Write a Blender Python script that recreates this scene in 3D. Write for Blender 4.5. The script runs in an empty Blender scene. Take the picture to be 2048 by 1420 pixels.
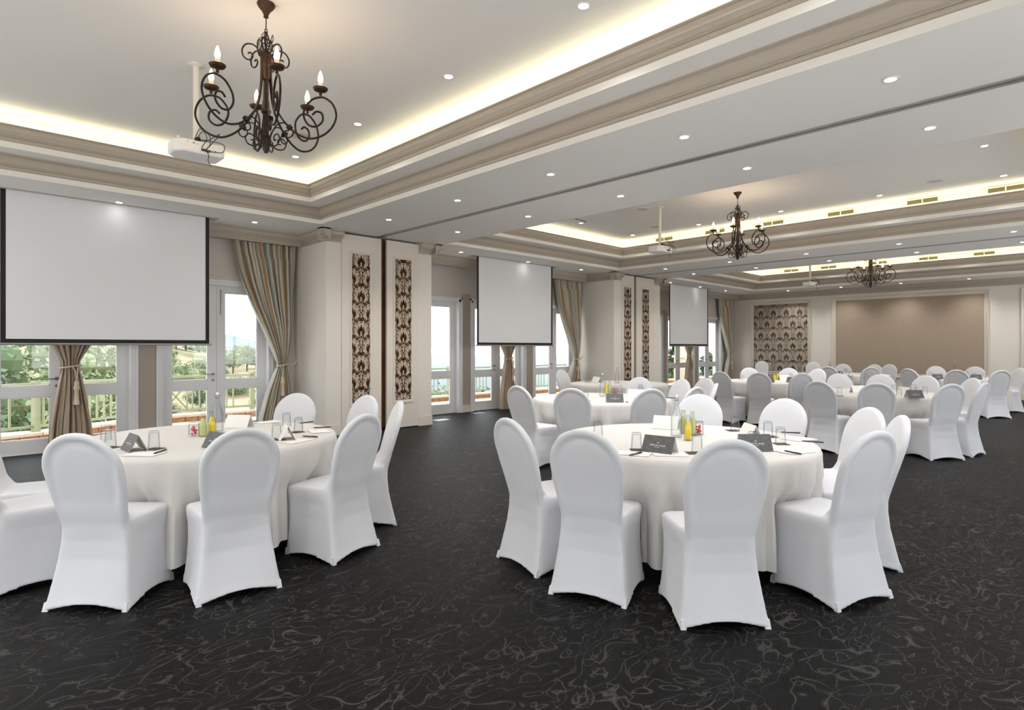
import bpy, bmesh, math, random
from math import sin, cos, pi, radians, atan2, hypot, sqrt
from mathutils import Vector, Matrix, noise
random.seed(7)
SC = bpy.context.scene
COL = SC.collection
# ------------------------------------------------------------------ camera, sky, sun, exposure
F_PX, HY, YAW, CAMH = 1185.0, 695.0, radians(44.42), 1.425
H, H2 = 3.325, 3.95                      # soffit height, tray ceiling height
cam = bpy.data.cameras.new('camera'); camo = bpy.data.objects.new('camera', cam); COL.objects.link(camo)
camo.location = (0, 0, CAMH); camo.rotation_euler = (pi / 2, 0, -YAW)
cam.sensor_width = 36; cam.lens = F_PX / 2048 * 36; cam.shift_y = -(710 - HY) / 2048
cam.clip_start = 0.05; cam.clip_end = 8000
SC.camera = camo
SC.view_settings.view_transform = 'Standard'; SC.view_settings.look = 'None'
SC.view_settings.exposure = 1.34; SC.view_settings.gamma = 1.0; SC.view_settings.use_curve_mapping = False
SC.cycles.use_denoising = True; SC.cycles.adaptive_threshold = .02
SC.cycles.max_bounces = 8; SC.cycles.diffuse_bounces = 4; SC.cycles.glossy_bounces = 3
SC.cycles.transmission_bounces = 8; SC.cycles.transparent_max_bounces = 12
SC.cycles.caustics_reflective = False; SC.cycles.caustics_refractive = False
SC.cycles.sample_clamp_indirect = 4.0
W = bpy.data.worlds.new('sky'); SC.world = W; W.use_nodes = True
wn = W.node_tree.nodes; wl = W.node_tree.links
bg = wn['Background']; bg.inputs['Strength'].default_value = 1.8
tc = wn.new('ShaderNodeTexCoord'); sp = wn.new('ShaderNodeSeparateXYZ'); cr = wn.new('ShaderNodeValToRGB')
wl.new(tc.outputs['Generated'], sp.inputs[0]); wl.new(sp.outputs['Z'], cr.inputs[0]); wl.new(cr.outputs[0], bg.inputs['Color'])
cr.color_ramp.elements[0].position = 0.0; cr.color_ramp.elements[0].color = (1.0, 0.985, 0.96, 1)
cr.color_ramp.elements[1].position = 0.6; cr.color_ramp.elements[1].color = (0.80, 0.87, 0.97, 1)
sl = bpy.data.lights.new('sun', 'SUN'); sl.energy = 1.2; sl.angle = radians(2); sl.color = (1, .96, .88)
so = bpy.data.objects.new('sun', sl); COL.objects.link(so); so.rotation_euler = Vector((-.72, -.03, -.69)).to_track_quat('-Z', 'Y').to_euler()
E_SPOT, E_COVE, E_BULB = 27.0, 2.2, 2.6

# ------------------------------------------------------------------ picture helpers (only used to read places off the photograph)
SY, CY = sin(YAW), cos(YAW)
def at(u, v, z):                          # pixel -> point on the horizontal plane z
    d = F_PX * (z - CAMH) / (HY - v); r = (u - 1024) / F_PX * d
    return Vector((d * SY + r * CY, d * CY - r * SY, z))

# ------------------------------------------------------------------ materials
MATS = {}
def mat(name, col, rough=.6, metal=0, spec=.5, emit=None, es=0, bump=None, noise_=None, sheen=0, trans=0, ior=1.45, alpha=None):
    m = bpy.data.materials.new(name); m.use_nodes = True; nt = m.node_tree; n = nt.nodes; b = n['Principled BSDF']
    b.inputs['Base Color'].default_value = (*col, 1); b.inputs['Roughness'].default_value = rough
    b.inputs['Metallic'].default_value = metal; b.inputs['Specular IOR Level'].default_value = spec
    b.inputs['IOR'].default_value = ior
    if sheen: b.inputs['Sheen Weight'].default_value = sheen
    if trans: b.inputs['Transmission Weight'].default_value = trans
    if emit: b.inputs['Emission Color'].default_value = (*emit, 1); b.inputs['Emission Strength'].default_value = es
    t = None
    if noise_ or bump: t = n.new('ShaderNodeTexCoord')
    if noise_:
        sc_, amt = noise_[:2]; nz = n.new('ShaderNodeTexNoise'); nz.inputs['Scale'].default_value = sc_; nz.inputs['Detail'].default_value = 5
        if len(noise_) > 2:
            mp = n.new('ShaderNodeMapping'); mp.inputs['Scale'].default_value = noise_[2]; nt.links.new(t.outputs['Object'], mp.inputs[0]); nt.links.new(mp.outputs[0], nz.inputs[0])
        else: nt.links.new(t.outputs['Object'], nz.inputs[0])
        r = n.new('ShaderNodeValToRGB'); nt.links.new(nz.outputs['Fac'], r.inputs[0])
        r.color_ramp.elements[0].position = .3; r.color_ramp.elements[1].position = .7
        r.color_ramp.elements[0].color = (*[max(0, c * (1 - amt)) for c in col], 1); r.color_ramp.elements[1].color = (*[min(1, c * (1 + amt)) for c in col], 1)
        nt.links.new(r.outputs[0], b.inputs['Base Color'])
    if bump:
        nz = n.new('ShaderNodeTexNoise'); nz.inputs['Scale'].default_value = bump[0]; nz.inputs['Detail'].default_value = 4
        nt.links.new(t.outputs['Object'], nz.inputs[0]); bp = n.new('ShaderNodeBump'); bp.inputs['Strength'].default_value = bump[1]; bp.inputs['Distance'].default_value = bump[2] if len(bump) > 2 else .01
        nt.links.new(nz.outputs['Fac'], bp.inputs['Height']); nt.links.new(bp.outputs[0], b.inputs['Normal'])
    MATS[name] = m; return m
def S(r, g, b_):                           # sRGB 0-255 -> linear
    return tuple(((c / 255 + .055) / 1.055) ** 2.4 if c > 10 else c / 255 / 12.92 for c in (r, g, b_))

mat('ceiling_paint', S(240, 238, 235), .75, bump=(60, .05)); mat('band_paint', S(238, 234, 228), .7)
mat('crown_paint', S(182, 171, 158), .6)
mat('cove_paint', S(240, 236, 226), .8)
mat('wall_paint', S(224, 218, 210), .7, bump=(80, .05)); mat('wall_taupe', S(212, 204, 196), .7, bump=(80, .05))
mat('door_white', S(232, 232, 234), .4); mat('panel_cream', S(222, 213, 203), .5, bump=(120, .05))
mat('pier_taupe', S(176, 163, 150), .6)
mat('spandex', (.655, .66, .69), .75, sheen=.3, bump=(9, .12, .004)); mat('hem', (.70, .70, .72), .7)
mat('linen', (.66, .635, .61), .8, sheen=.2, bump=(260, .08, .002)); mat('iron', (.03, .02, .014), .42, .6, noise_=(30, .4))
mat('rust_iron', (.055, .025, .013), .5, .4, noise_=(25, .5))
mat('bulb', (1, .9, .8), .3, emit=(1, .72, .45), es=16); mat('socket', S(200, 170, 140), .5, emit=(1, .5, .3), es=.25)
mat('plastic_white', S(232, 230, 230), .35); mat('plastic_dark', (.02, .02, .02), .5); mat('pole_white', S(226, 220, 210), .5)
mat('port', (.03, .02, .02), .5); mat('screen_white', S(232, 233, 237), .85); mat('screen_black', (.006, .006, .008), .6)
mat('aluminium', S(176, 174, 172), .4, .5); mat('slot_dark', (.05, .045, .04), .7)
mat('taupe_cloth', S(176, 157, 136), .85, sheen=.3, bump=(200, .1, .002)); mat('rope', S(214, 200, 178), .8, bump=(90, .5, .004))
mat('damask_ground', S(186, 172, 158), .55, spec=.5); mat('damask_ink', S(112, 84, 52), .35, .55, noise_=(7, .35)); mat('damask_grey', S(160, 146, 130), .5)
mat('brown_panel', S(164, 147, 130), .55, noise_=(40, .06), bump=(90, .2, .003)); mat('mould', S(222, 214, 202), .5)
mat('brass', S(156, 150, 112), .5); mat('steel', S(150, 148, 145), .3, .9)
mat('downlight_glow', (1, 1, 1), .5, emit=(1, .97, .93), es=9); mat('led', (1, 1, 1), .5, emit=(1, .9, .6), es=1)
mat('juice_yellow', (.95, .68, .03), .25, spec=.5); mat('juice_green', S(206, 205, 160), .3); mat('card_white', S(236, 233, 230), .6)
mat('card_dark', S(92, 92, 94), .45, noise_=(70, .25)); mat('print_white', (.9, .9, .9), .6); mat('gold', S(190, 170, 80), .4, .3)
mat('pen', (.03, .03, .032), .3); mat('paper', S(242, 238, 234), .7); mat('coaster', S(70, 64, 60), .6); mat('candy_pink', S(226, 90, 92), .4); mat('candy_dark', S(120, 70, 72), .4)
mat('brick', S(176, 132, 100), .85, noise_=(12, .25)); mat('coping', S(204, 190, 170), .8, noise_=(10, .08)); mat('terrace', S(190, 172, 152), .8, noise_=(4, .1))
mat('rail_green', S(150, 157, 126), .6); mat('stone', S(196, 184, 166), .85, noise_=(9, .08)); mat('bark', S(96, 82, 66), .9)
mat('leaf_a', (.13, .17, .07), .8, noise_=(1.5, .3)); mat('leaf_b', (.19, .23, .11), .8, noise_=(1.2, .3)); mat('leaf_c', (.08, .125, .055), .8, noise_=(1.2, .3))
mat('brown_wood', S(112, 78, 52), .5, noise_=(6, .3)); mat('dark_void', (.01, .008, .007), .9)

def glass_mat(name, col, thin):
    m = bpy.data.materials.new(name); m.use_nodes = True; nt = m.node_tree; n = nt.nodes; n.clear()
    o = n.new('ShaderNodeOutputMaterial'); mx = n.new('ShaderNodeMixShader'); tr = n.new('ShaderNodeBsdfTransparent'); tr.inputs[0].default_value = (*col, 1)
    if thin:
        g = n.new('ShaderNodeBsdfGlossy'); g.inputs['Roughness'].default_value = .02; mx.inputs[0].default_value = .05
    else:
        g = n.new('ShaderNodeBsdfGlossy'); g.inputs['Roughness'].default_value = .03; fz = n.new('ShaderNodeLayerWeight'); fz.inputs['Blend'].default_value = .5; pw = n.new('ShaderNodeMath'); pw.operation = 'POWER'; pw.inputs[1].default_value = 3.5; nt.links.new(fz.outputs['Facing'], pw.inputs[0]); ml = n.new('ShaderNodeMath'); ml.operation = 'MULTIPLY_ADD'; ml.inputs[1].default_value = .40; ml.inputs[2].default_value = .02; nt.links.new(pw.outputs[0], ml.inputs[0]); nt.links.new(ml.outputs[0], mx.inputs[0]); mc = n.new('ShaderNodeMixRGB'); mc.inputs[1].default_value = (*col, 1); mc.inputs[2].default_value = (.32, .33, .34, 1); nt.links.new(pw.outputs[0], mc.inputs[0]); nt.links.new(mc.outputs[0], tr.inputs[0])
    nt.links.new(tr.outputs[0], mx.inputs[1]); nt.links.new(g.outputs[0], mx.inputs[2]); nt.links.new(mx.outputs[0], o.inputs[0]); MATS[name] = m
glass_mat('pane', (.97, .98, .98), True); glass_mat('glass', (.96, .97, .97), False); glass_mat('glass_green', (.94, .96, .88), False)

# carpet: dark pile with thin wandering lighter lines
m = mat('carpet', (.03, .03, .03), .5, spec=.12); nt = m.node_tree; n = nt.nodes; L = nt.links; b = n['Principled BSDF']
t = n.new('ShaderNodeTexCoord'); mp = n.new('ShaderNodeMapping'); mp.inputs['Scale'].default_value = (1, 1.6, 1); mp.inputs['Rotation'].default_value = (0, 0, radians(38)); L.new(t.outputs['Object'], mp.inputs[0])
def N(typ, **kw):
    x = n.new(typ)
    for k, v in kw.items():
        if k in ('operation', 'blend_type', 'feature', 'distance'): setattr(x, k, v)
        else: x.inputs[k].default_value = v
    return x
def math_(op, a, b_=None, c=None):
    x = n.new('ShaderNodeMath'); x.operation = op
    for i, v in enumerate((a, b_, c)):
        if v is None: continue
        if isinstance(v, (int, float)): x.inputs[i].default_value = v
        else: L.new(v, x.inputs[i])
    return x.outputs[0]
lines = None
for sc_, k, wdt in ((2.3, 9.0, .11), (3.4, 7.0, .10)):
    nz = N('ShaderNodeTexNoise', Scale=sc_, Detail=2.2, Roughness=.5, Distortion=.7); L.new(mp.outputs[0], nz.inputs[0])
    s_ = math_('ABSOLUTE', math_('SINE', math_('MULTIPLY', nz.outputs['Fac'], k * pi))); q = math_('LESS_THAN', s_, wdt * 1.6)
    sm = math_('SUBTRACT', 1.0, math_('MINIMUM', math_('DIVIDE', s_, wdt * 1.9), 1.0))
    lines = sm if lines is None else math_('MAXIMUM', lines, sm)
sp1 = N('ShaderNodeTexNoise', Scale=260.0, Detail=2.0); L.new(t.outputs['Object'], sp1.inputs[0])
brk = N('ShaderNodeTexNoise', Scale=1.1, Detail=3.0); L.new(t.outputs['Object'], brk.inputs[0])
fac = math_('MULTIPLY', math_('MULTIPLY', lines, math_('MULTIPLY', math_('GREATER_THAN', sp1.outputs['Fac'], .49), 1.0)), math_('MINIMUM', math_('MULTIPLY', brk.outputs['Fac'], 1.6), 1.0))
base = n.new('ShaderNodeValToRGB'); L.new(sp1.outputs['Fac'], base.inputs[0]); base.color_ramp.elements[0].color = (.0018, .0016, .0015, 1); base.color_ramp.elements[1].color = (.0085, .0075, .0068, 1)
base.color_ramp.elements[0].position = .3; base.color_ramp.elements[1].position = .75
mixc = n.new('ShaderNodeMixRGB'); L.new(fac, mixc.inputs[0]); L.new(base.outputs[0], mixc.inputs[1]); mixc.inputs[2].default_value = (.105, .098, .092, 1)
L.new(mixc.outputs[0], b.inputs['Base Color'])
bp = n.new('ShaderNodeBump'); bp.inputs['Strength'].default_value = .5; bp.inputs['Distance'].default_value = .004; L.new(sp1.outputs['Fac'], bp.inputs['Height']); L.new(bp.outputs[0], b.inputs['Normal'])

# striped curtain fabric, stripes run along the cloth (uv)
m = mat('stripe_cloth', (.5, .5, .5), .7, sheen=.3); nt = m.node_tree; n = nt.nodes; L = nt.links; b = n['Principled BSDF']
uvn = n.new('ShaderNodeUVMap'); sx = n.new('ShaderNodeSeparateXYZ'); L.new(uvn.outputs[0], sx.inputs[0])
fr = math_('FRACT', math_('MULTIPLY', sx.outputs[0], 6.0)); r = n.new('ShaderNodeValToRGB'); r.color_ramp.interpolation = 'CONSTANT'; L.new(fr, r.inputs[0])
e = r.color_ramp.elements; e[0].position = 0; e[0].color = (*S(184, 188, 180), 1); e[1].position = .30; e[1].color = (*S(198, 186, 166), 1)
for p_, c_ in ((.42, S(164, 134, 100)), (.54, S(200, 192, 176)), (.70, S(136, 114, 92)), (.76, S(186, 182, 170)), (.92, S(172, 150, 118))):
    x = e.new(p_); x.color = (*c_, 1)
L.new(r.outputs[0], b.inputs['Base Color'])

# dry grass hillside
m = mat('hill_grass', (.5, .45, .3), .95); nt = m.node_tree; n = nt.nodes; L = nt.links; b = n['Principled BSDF']
t = n.new('ShaderNodeTexCoord'); a1 = N('ShaderNodeTexNoise', Scale=.045, Detail=6.0, Roughness=.65); L.new(t.outputs['Object'], a1.inputs[0])
r = n.new('ShaderNodeValToRGB'); L.new(a1.outputs['Fac'], r.inputs[0]); e = r.color_ramp.elements
e[0].position = .36; e[0].color = (.13, .15, .07, 1); e[1].position = .5; e[1].color = (.27, .23, .13, 1); x = e.new(.66); x.color = (.32, .26, .17, 1)
L.new(r.outputs[0], b.inputs['Base Color'])
mat('plain_far', (.07, .11, .12), .95, noise_=(.004, .2))

# ------------------------------------------------------------------ mesh helpers
class MB:
    def __init__(s): s.v = []; s.f = []; s.uv = None
    def add(s, v, f):
        o = len(s.v); s.v += [tuple(p) for p in v]; s.f += [tuple(i + o for i in q) for q in f]; return s
    def box(s, x0, x1, y0, y1, z0, z1, M=None):
        v = [(x, y, z) for z in (z0, z1) for y in (y0, y1) for x in (x0, x1)]
        if M: v = [M @ Vector(p) for p in v]
        return s.add(v, [(0, 2, 3, 1), (4, 5, 7, 6), (0, 1, 5, 4), (2, 6, 7, 3), (0, 4, 6, 2), (1, 3, 7, 5)])
    def beam(s, a, b_, w, h):              # square bar from a to b
        a, b_ = Vector(a), Vector(b_); d = (b_ - a); Lh = d.length; q = d.to_track_quat('X', 'Z').to_matrix().to_4x4()
        return s.box(0, Lh, -w / 2, w / 2, -h / 2, h / 2, Matrix.Translation(a) @ q)
    def lathe(s, prof, n=20, c=(0, 0, 0), M=None):
        v = []; f = []; k = len(prof)
        for i in range(n):
            a = 2 * pi * i / n
            for r_, z in prof: v.append((c[0] + r_ * cos(a), c[1] + r_ * sin(a), c[2] + z))
        for i in range(n):
            j = (i + 1) % n
            for q in range(k - 1): f.append((i * k + q, j * k + q, j * k + q + 1, i * k + q + 1))
        if M: v = [M @ Vector(p) for p in v]
        return s.add(v, f)
    def tube(s, pts, r, n=7, taper=None):
        pts = [Vector(p) for p in pts]; v = []; f = []; T = []
        for i in range(len(pts)):
            a = pts[max(0, i - 1)]; b_ = pts[min(len(pts) - 1, i + 1)]; d = (b_ - a); T.append(d.normalized() if d.length > 1e-9 else Vector((0, 0, 1)))
        up = Vector((0, 0, 1)) if abs(T[0].z) < .9 else Vector((1, 0, 0)); X = T[0].cross(up).normalized()
        for i, p in enumerate(pts):
            X = (X - T[i] * X.dot(T[i])).normalized(); Y = T[i].cross(X); rr = r * (taper[i] if taper else 1)
            for q in range(n):
                a = 2 * pi * q / n; v.append(p + X * cos(a) * rr + Y * sin(a) * rr)
        for i in range(len(pts) - 1):
            for q in range(n):
                w = (q + 1) % n; f.append((i * n + q, i * n + w, (i + 1) * n + w, (i + 1) * n + q))
        f.append(tuple(range(n))[::-1]); f.append(tuple((len(pts) - 1) * n + q for q in range(n)))
        return s.add(v, f)
    def sweep(s, x0, x1, y0, y1, prof, closed_prof=False):   # profile (inward offset, z) run round a rectangle
        v = []; f = []; k = len(prof)
        for cx_, cy_ in ((0, 0), (1, 0), (1, 1), (0, 1)):
            for o_, z in prof: v.append((x1 - o_ if cx_ else x0 + o_, y1 - o_ if cy_ else y0 + o_, z))
        for i in range(4):
            j = (i + 1) % 4
            for q in range(k - 1): f.append((i * k + q, j * k + q, j * k + q + 1, i * k + q + 1))
        return s.add(v, f)
    def extr(s, poly, a, b_, ax):          # polygon of (p, q) pairs extruded along axis ax
        def P(t, p, q): return {'x': (t, p, q), 'y': (p, t, q), 'z': (p, q, t)}[ax]
        n_ = len(poly); v = [P(a, *p) for p in poly] + [P(b_, *p) for p in poly]
        f = [tuple(range(n_)), tuple(range(2 * n_ - 1, n_ - 1, -1))] + [(i, (i + 1) % n_, (i + 1) % n_ + n_, i + n_) for i in range(n_)]
        return s.add(v, f)
    def build(s, name, material, parent=None, smooth=False, loc=None, fix=True, **tags):
        me = bpy.data.meshes.new(name); me.from_pydata(s.v, [], s.f); me.update()
        if fix:
            bm = bmesh.new(); bm.from_mesh(me); bmesh.ops.recalc_face_normals(bm, faces=bm.faces); bm.to_mesh(me); bm.free()
        if smooth:
            me.polygons.foreach_set('use_smooth', [True] * len(me.polygons))
            if smooth == 'auto': me.set_sharp_from_angle(angle=radians(35))
        for mm in (material if isinstance(material, (list, tuple)) else [material]): me.materials.append(MATS[mm])
        o = bpy.data.objects.new(name, me); COL.objects.link(o)
        if parent: o.parent = parent
        if loc is not None: o.location = loc
        for k, v in tags.items(): o[k] = v
        return o
def empty(name, loc=(0, 0, 0), rz=0, **tags):
    o = bpy.data.objects.new(name, None); COL.objects.link(o); o.location = loc; o.rotation_euler = (0, 0, rz); o.empty_display_size = .1
    for k, v in tags.items(): o[k] = v
    return o
KIDS = {}
def kids_of(o): return [c for c in bpy.data.objects if c.parent == o]
def copy_tree(src, parent=None, cache={}):
    if src.name not in cache: cache[src.name] = kids_of(src)
    c = src.copy(); COL.objects.link(c)
    if parent: c.parent = parent
    for ch in cache[src.name]: copy_tree(ch, c)
    return c
def place(src, loc, rz, used=[], **tags):
    """first use moves the source itself, afterwards a copy of it and its parts"""
    if src.name in used: o = copy_tree(src)
    else: used.append(src.name); copy_tree.__defaults__[1][src.name] = kids_of(src); o = src; [copy_tree.__defaults__[1].setdefault(k.name, kids_of(k)) for k in kids_of(src)]
    o.location = loc; o.rotation_euler = (0, 0, rz)
    for k, v in tags.items(): o[k] = v
    return o
def smooth01(t): t = max(0, min(1, t)); return t * t * (3 - 2 * t)
def interp(tab, t):
    if t <= tab[0][0]: return tab[0][1]
    for (a, va), (b_, vb) in zip(tab, tab[1:]):
        if t <= b_: return va + (vb - va) * (t - a) / (b_ - a)
    return tab[-1][1]
def catmull(P, n=8):
    P = [Vector(p) for p in P]; out = []
    for i in range(len(P) - 1):
        p0 = P[max(i - 1, 0)]; p1 = P[i]; p2 = P[i + 1]; p3 = P[min(i + 2, len(P) - 1)]
        for k in range(n):
            t_ = k / n; out.append(.5 * ((2 * p1) + (p2 - p0) * t_ + (2 * p0 - 5 * p1 + 4 * p2 - p3) * t_ ** 2 + (3 * p1 - p0 - 3 * p2 + p3) * t_ ** 3))
    out.append(P[-1]); return out

# ------------------------------------------------------------------ room shell
ST = dict(kind='structure')
YW, YN, XB, XL = 10.05, -1.5, 21.1, -2.4          # window wall, near wall, back wall, left wall
TR = (5.5, 13.3)                                   # folding-wall tracks
TRAYS = [(-1.06, 4.28), (6.74, 12.08), (14.5, 19.84)]; TY = (0.11, 8.57)
MB().box(XL - .3, XB + .3, YN - .3, YW + .3, -.12, 0).build('floor', 'carpet', **ST)
c = MB(); bays = [(XL - .3, TR[0] - .045), (TR[0] + .045, TR[1] - .045), (TR[1] + .045, XB + .3)]
for (a, b_), (t0, t1) in zip(bays, TRAYS):
    c.box(a, b_, TY[1], YW + .3, H, H + .06); c.box(a, b_, YN - .3, TY[0], H, H + .06)
    c.box(a, t0, TY[0], TY[1], H, H + .06); c.box(t1, b_, TY[0], TY[1], H, H + .06)
c.build('ceiling', 'ceiling_paint', **ST)
# upper tray ceilings, stepped crown rings and cove troughs
def crown(o0, z0, hh, pr):                          # a fascia foot, beads and a cove, going up and inward
    Q = [(0, 0), (.07, .015), (.15, .07), (.18, .14), (.16, .21), (.11, .25), (.22, .26), (.22, .31), (.28, .32), (.28, .37), (.34, .38)]
    for i in range(1, 8): a = i / 7 * pi / 2; Q.append((.34 + .52 * (1 - cos(a)), .38 + .51 * sin(a)))
    Q += [(.91, .89), (.91, .93), (1, .94), (1, 1)]
    return [(o0 + p * pr, z0 + q * hh) for p, q in Q]
for i, (t0, t1) in enumerate(TRAYS):
    y0, y1 = TY
    MB().box(t0 + .1, t1 - .1, y0 + .1, y1 - .1, H2, H2 + .06).build('ceiling', 'ceiling_paint', **ST)
    MB().sweep(t0, t1, y0, y1, [(.004, H - .002), (.004, H + .062)]).build('trim_%d' % (i * 4 + 1), 'band_paint', **ST)
    MB().sweep(t0, t1, y0, y1, crown(0, H + .062, .165, .085)).build('trim_%d' % (i * 4 + 2), 'crown_paint', smooth='auto', **ST)
    MB().sweep(t0, t1, y0, y1, [(.085, H + .227), (.32, H + .227)]).build('ceiling', 'ceiling_paint', **ST)
    MB().sweep(t0, t1, y0, y1, [(.32, H + .227), (.32, H + .292)]).build('trim_%d' % (i * 4 + 3), 'band_paint', **ST)
    MB().sweep(t0, t1, y0, y1, crown(.32, H + .292, .17, .07) + [(.375, H + .462), (.375, H + .40)]).build('trim_%d' % (i * 4 + 4), 'crown_paint', smooth='auto', **ST)
    MB().sweep(t0, t1, y0, y1, [(.375, H + .40), (.21, H + .40), (.21, H2 + .02)]).build('trim_%d' % (20 + i), 'cove_paint', **ST)
    # light strips lying in the trough
    cx_, cy_ = (t0 + t1) / 2, (y0 + y1) / 2
    for k, (x, y, lx, ly) in enumerate(((cx_, y0 + .29, t1 - t0 - .62, .05), (cx_, y1 - .29, t1 - t0 - .62, .05), (t0 + .29, cy_, .05, y1 - y0 - .62), (t1 - .29, cy_, .05, y1 - y0 - .62))):
        lo = MB().box(-lx / 2, lx / 2, -ly / 2, ly / 2, 0, .012).build('led_strip', 'led', loc=(x, y, H + .402), label='warm light strip hidden in the ceiling cove, %s side of %s tray' % (('near', 'window', 'left', 'right')[k], ('first', 'second', 'third')[i]), category='light strip', group='cove light strips')
        la = bpy.data.lights.new('cove_lamp', 'AREA'); la.shape = 'RECTANGLE'; la.size = lx; la.size_y = ly; la.energy = E_COVE * max(lx, ly) / 5.0; la.color = (1, .93, .60)
        ao = bpy.data.objects.new('cove_lamp', la); COL.objects.link(ao); ao.parent = lo; ao.location = (0, 0, .03); ao.rotation_euler = (pi, 0, 0)
# walls
NW = [(-1.9, .9), (2.0, 4.8), (6.3, 9.1), (9.9, 12.7), (14.2, 17.0), (17.8, 20.6)]      # unseen windows added behind the camera to bring daylight onto the chair backs
w = MB(); w.box(XL - .3, XB + .3, YN - .3, YN, 0, .75); w.box(XL - .3, XB + .3, YN - .3, YN, 2.75, H2 + .3); e = XL - .3
for a, b_ in NW: w.box(e, a, YN - .3, YN, .75, 2.75); e = b_
w.box(e, XB + .3, YN - .3, YN, .75, 2.75); w.build('wall_near', 'wall_paint', **ST)
LW = [(-.6, 2.4), (3.2, 6.2), (7.0, 9.4)]  # left wall openings, also unseen and added for extra daylight
w = MB(); w.box(XL - .3, XL, YN, YW + .3, 0, .75); w.box(XL - .3, XL, YN, YW + .3, 2.75, H2 + .3); e = YN
for a, b_ in LW: w.box(XL - .3, XL, e, a, .75, 2.75); e = b_
w.box(XL - .3, XL, e, YW + .3, .75, 2.75); w.build('wall_left', 'wall_paint', **ST)
def portal(x, y, z, w_, h_, rot):
    pl = bpy.data.lights.new('portal', 'AREA'); pl.shape = 'RECTANGLE'; pl.size = w_; pl.size_y = h_; pl.cycles.is_portal = True
    po = bpy.data.objects.new('portal', pl); COL.objects.link(po); po.location = (x, y, z); po.rotation_euler = rot
WN_ = 0
for a, b_ in NW:
    WN_ += 1; t = empty('window_added_%d' % WN_, ((a + b_) / 2, YN - .15, 1.75), **ST); hw = (b_ - a) / 2
    fr_ = MB(); fr_.box(-hw, -hw + .07, -.04, .04, -1, 1); fr_.box(hw - .07, hw, -.04, .04, -1, 1); fr_.box(-hw, hw, -.04, .04, .93, 1); fr_.box(-hw, hw, -.04, .04, -1, -.93); fr_.box(-.035, .035, -.04, .04, -.93, .93)
    fr_.build('frame', 'door_white', t); MB().box(-hw + .07, hw - .07, -.003, .003, -.93, .93).build('glass_pane', 'pane', t)
    portal((a + b_) / 2, YN - .2, 1.75, b_ - a, 2.0, (pi / 2, 0, 0))
for a, b_ in LW:
    WN_ += 1; t = empty('window_added_%d' % WN_, (XL - .15, (a + b_) / 2, 1.75), pi / 2, **ST); hw = (b_ - a) / 2
    fr_ = MB(); fr_.box(-hw, -hw + .07, -.04, .04, -1, 1); fr_.box(hw - .07, hw, -.04, .04, -1, 1); fr_.box(-hw, hw, -.04, .04, .93, 1); fr_.box(-hw, hw, -.04, .04, -1, -.93); fr_.box(-.035, .035, -.04, .04, -.93, .93)
    fr_.build('frame', 'door_white', t); MB().box(-hw + .07, hw - .07, -.003, .003, -.93, .93).build('glass_pane', 'pane', t)
    portal(XL - .2, (a + b_) / 2, 1.75, b_ - a, 2.0, (pi / 2, 0, -pi / 2))
MB().box(XB, XB + .3, YN, YW + .3, 0, H2 + .3).build('wall_back', 'wall_paint', **ST)
MB().box(XL - .3, XB + .3, YN - .3, YW + .35, H2 + .3, H2 + .4).build('roof', 'ceiling_paint', **ST)
DOORS = [(-.72, 0), (1.28, 0), (3.28, 0), (7.42, 1), (9.42, 1), (11.42, 1), (15.62, 2), (17.62, 2), (19.62, 2)]
DW, DH = .80, 2.42
w = MB(); w.box(XL, XB, YW, YW + .3, DH, H2 + .3)
e = XL
for x, _ in DOORS: w.box(e, x - DW, YW, YW + .3, 0, DH); e = x + DW
w.box(e, XB, YW, YW + .3, 0, DH); w.build('wall_window', 'wall_taupe', **ST)
# raised taupe boards on the piers between doors, baseboards
pr = MB()
for a, b_ in ((2.08, 2.48), (.08, .48), (8.22, 8.62), (10.22, 10.62), (16.42, 16.82), (18.42, 18.82)):
    pr.box(a + .09, b_ - .09, YW - .02, YW, 0.16, 2.6)
pr.build('trim_30', 'pier_taupe', **ST)
# pillars with pocket doors for the folding walls
PIL = [(4.52, 6.607, 8.87), (12.29, 14.44, 8.87)]
LEAF = [((4.785, 5.535), (5.64, 6.32)), ((12.60, 13.18), (13.27, 14.14))]
for i, (a, b_, y) in enumerate(PIL):
    (l0, l1), (r0, r1) = LEAF[i]; p = MB()
    p.box(a, a + .06, y + .06, YW, 0, H); p.box(b_ - .06, b_, y + .06, YW, 0, H)
    p.box(a, l0, y, y + .06, 0, H); p.box(r1, b_, y, y + .06, 0, H); p.build('pillar', 'wall_paint', **ST)
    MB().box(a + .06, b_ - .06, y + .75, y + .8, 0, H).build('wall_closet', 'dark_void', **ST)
    bb = MB(); bb.box(a - .012, l0, y - .012, y, 0, .17); bb.box(r1, b_ + .012, y - .012, y, 0, .17); bb.box(a - .012, a, y, YW, 0, .17); bb.box(b_, b_ + .012, y, YW, 0, .17)
    bb.build('baseboard_pillar', 'panel_cream', **ST)

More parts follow.
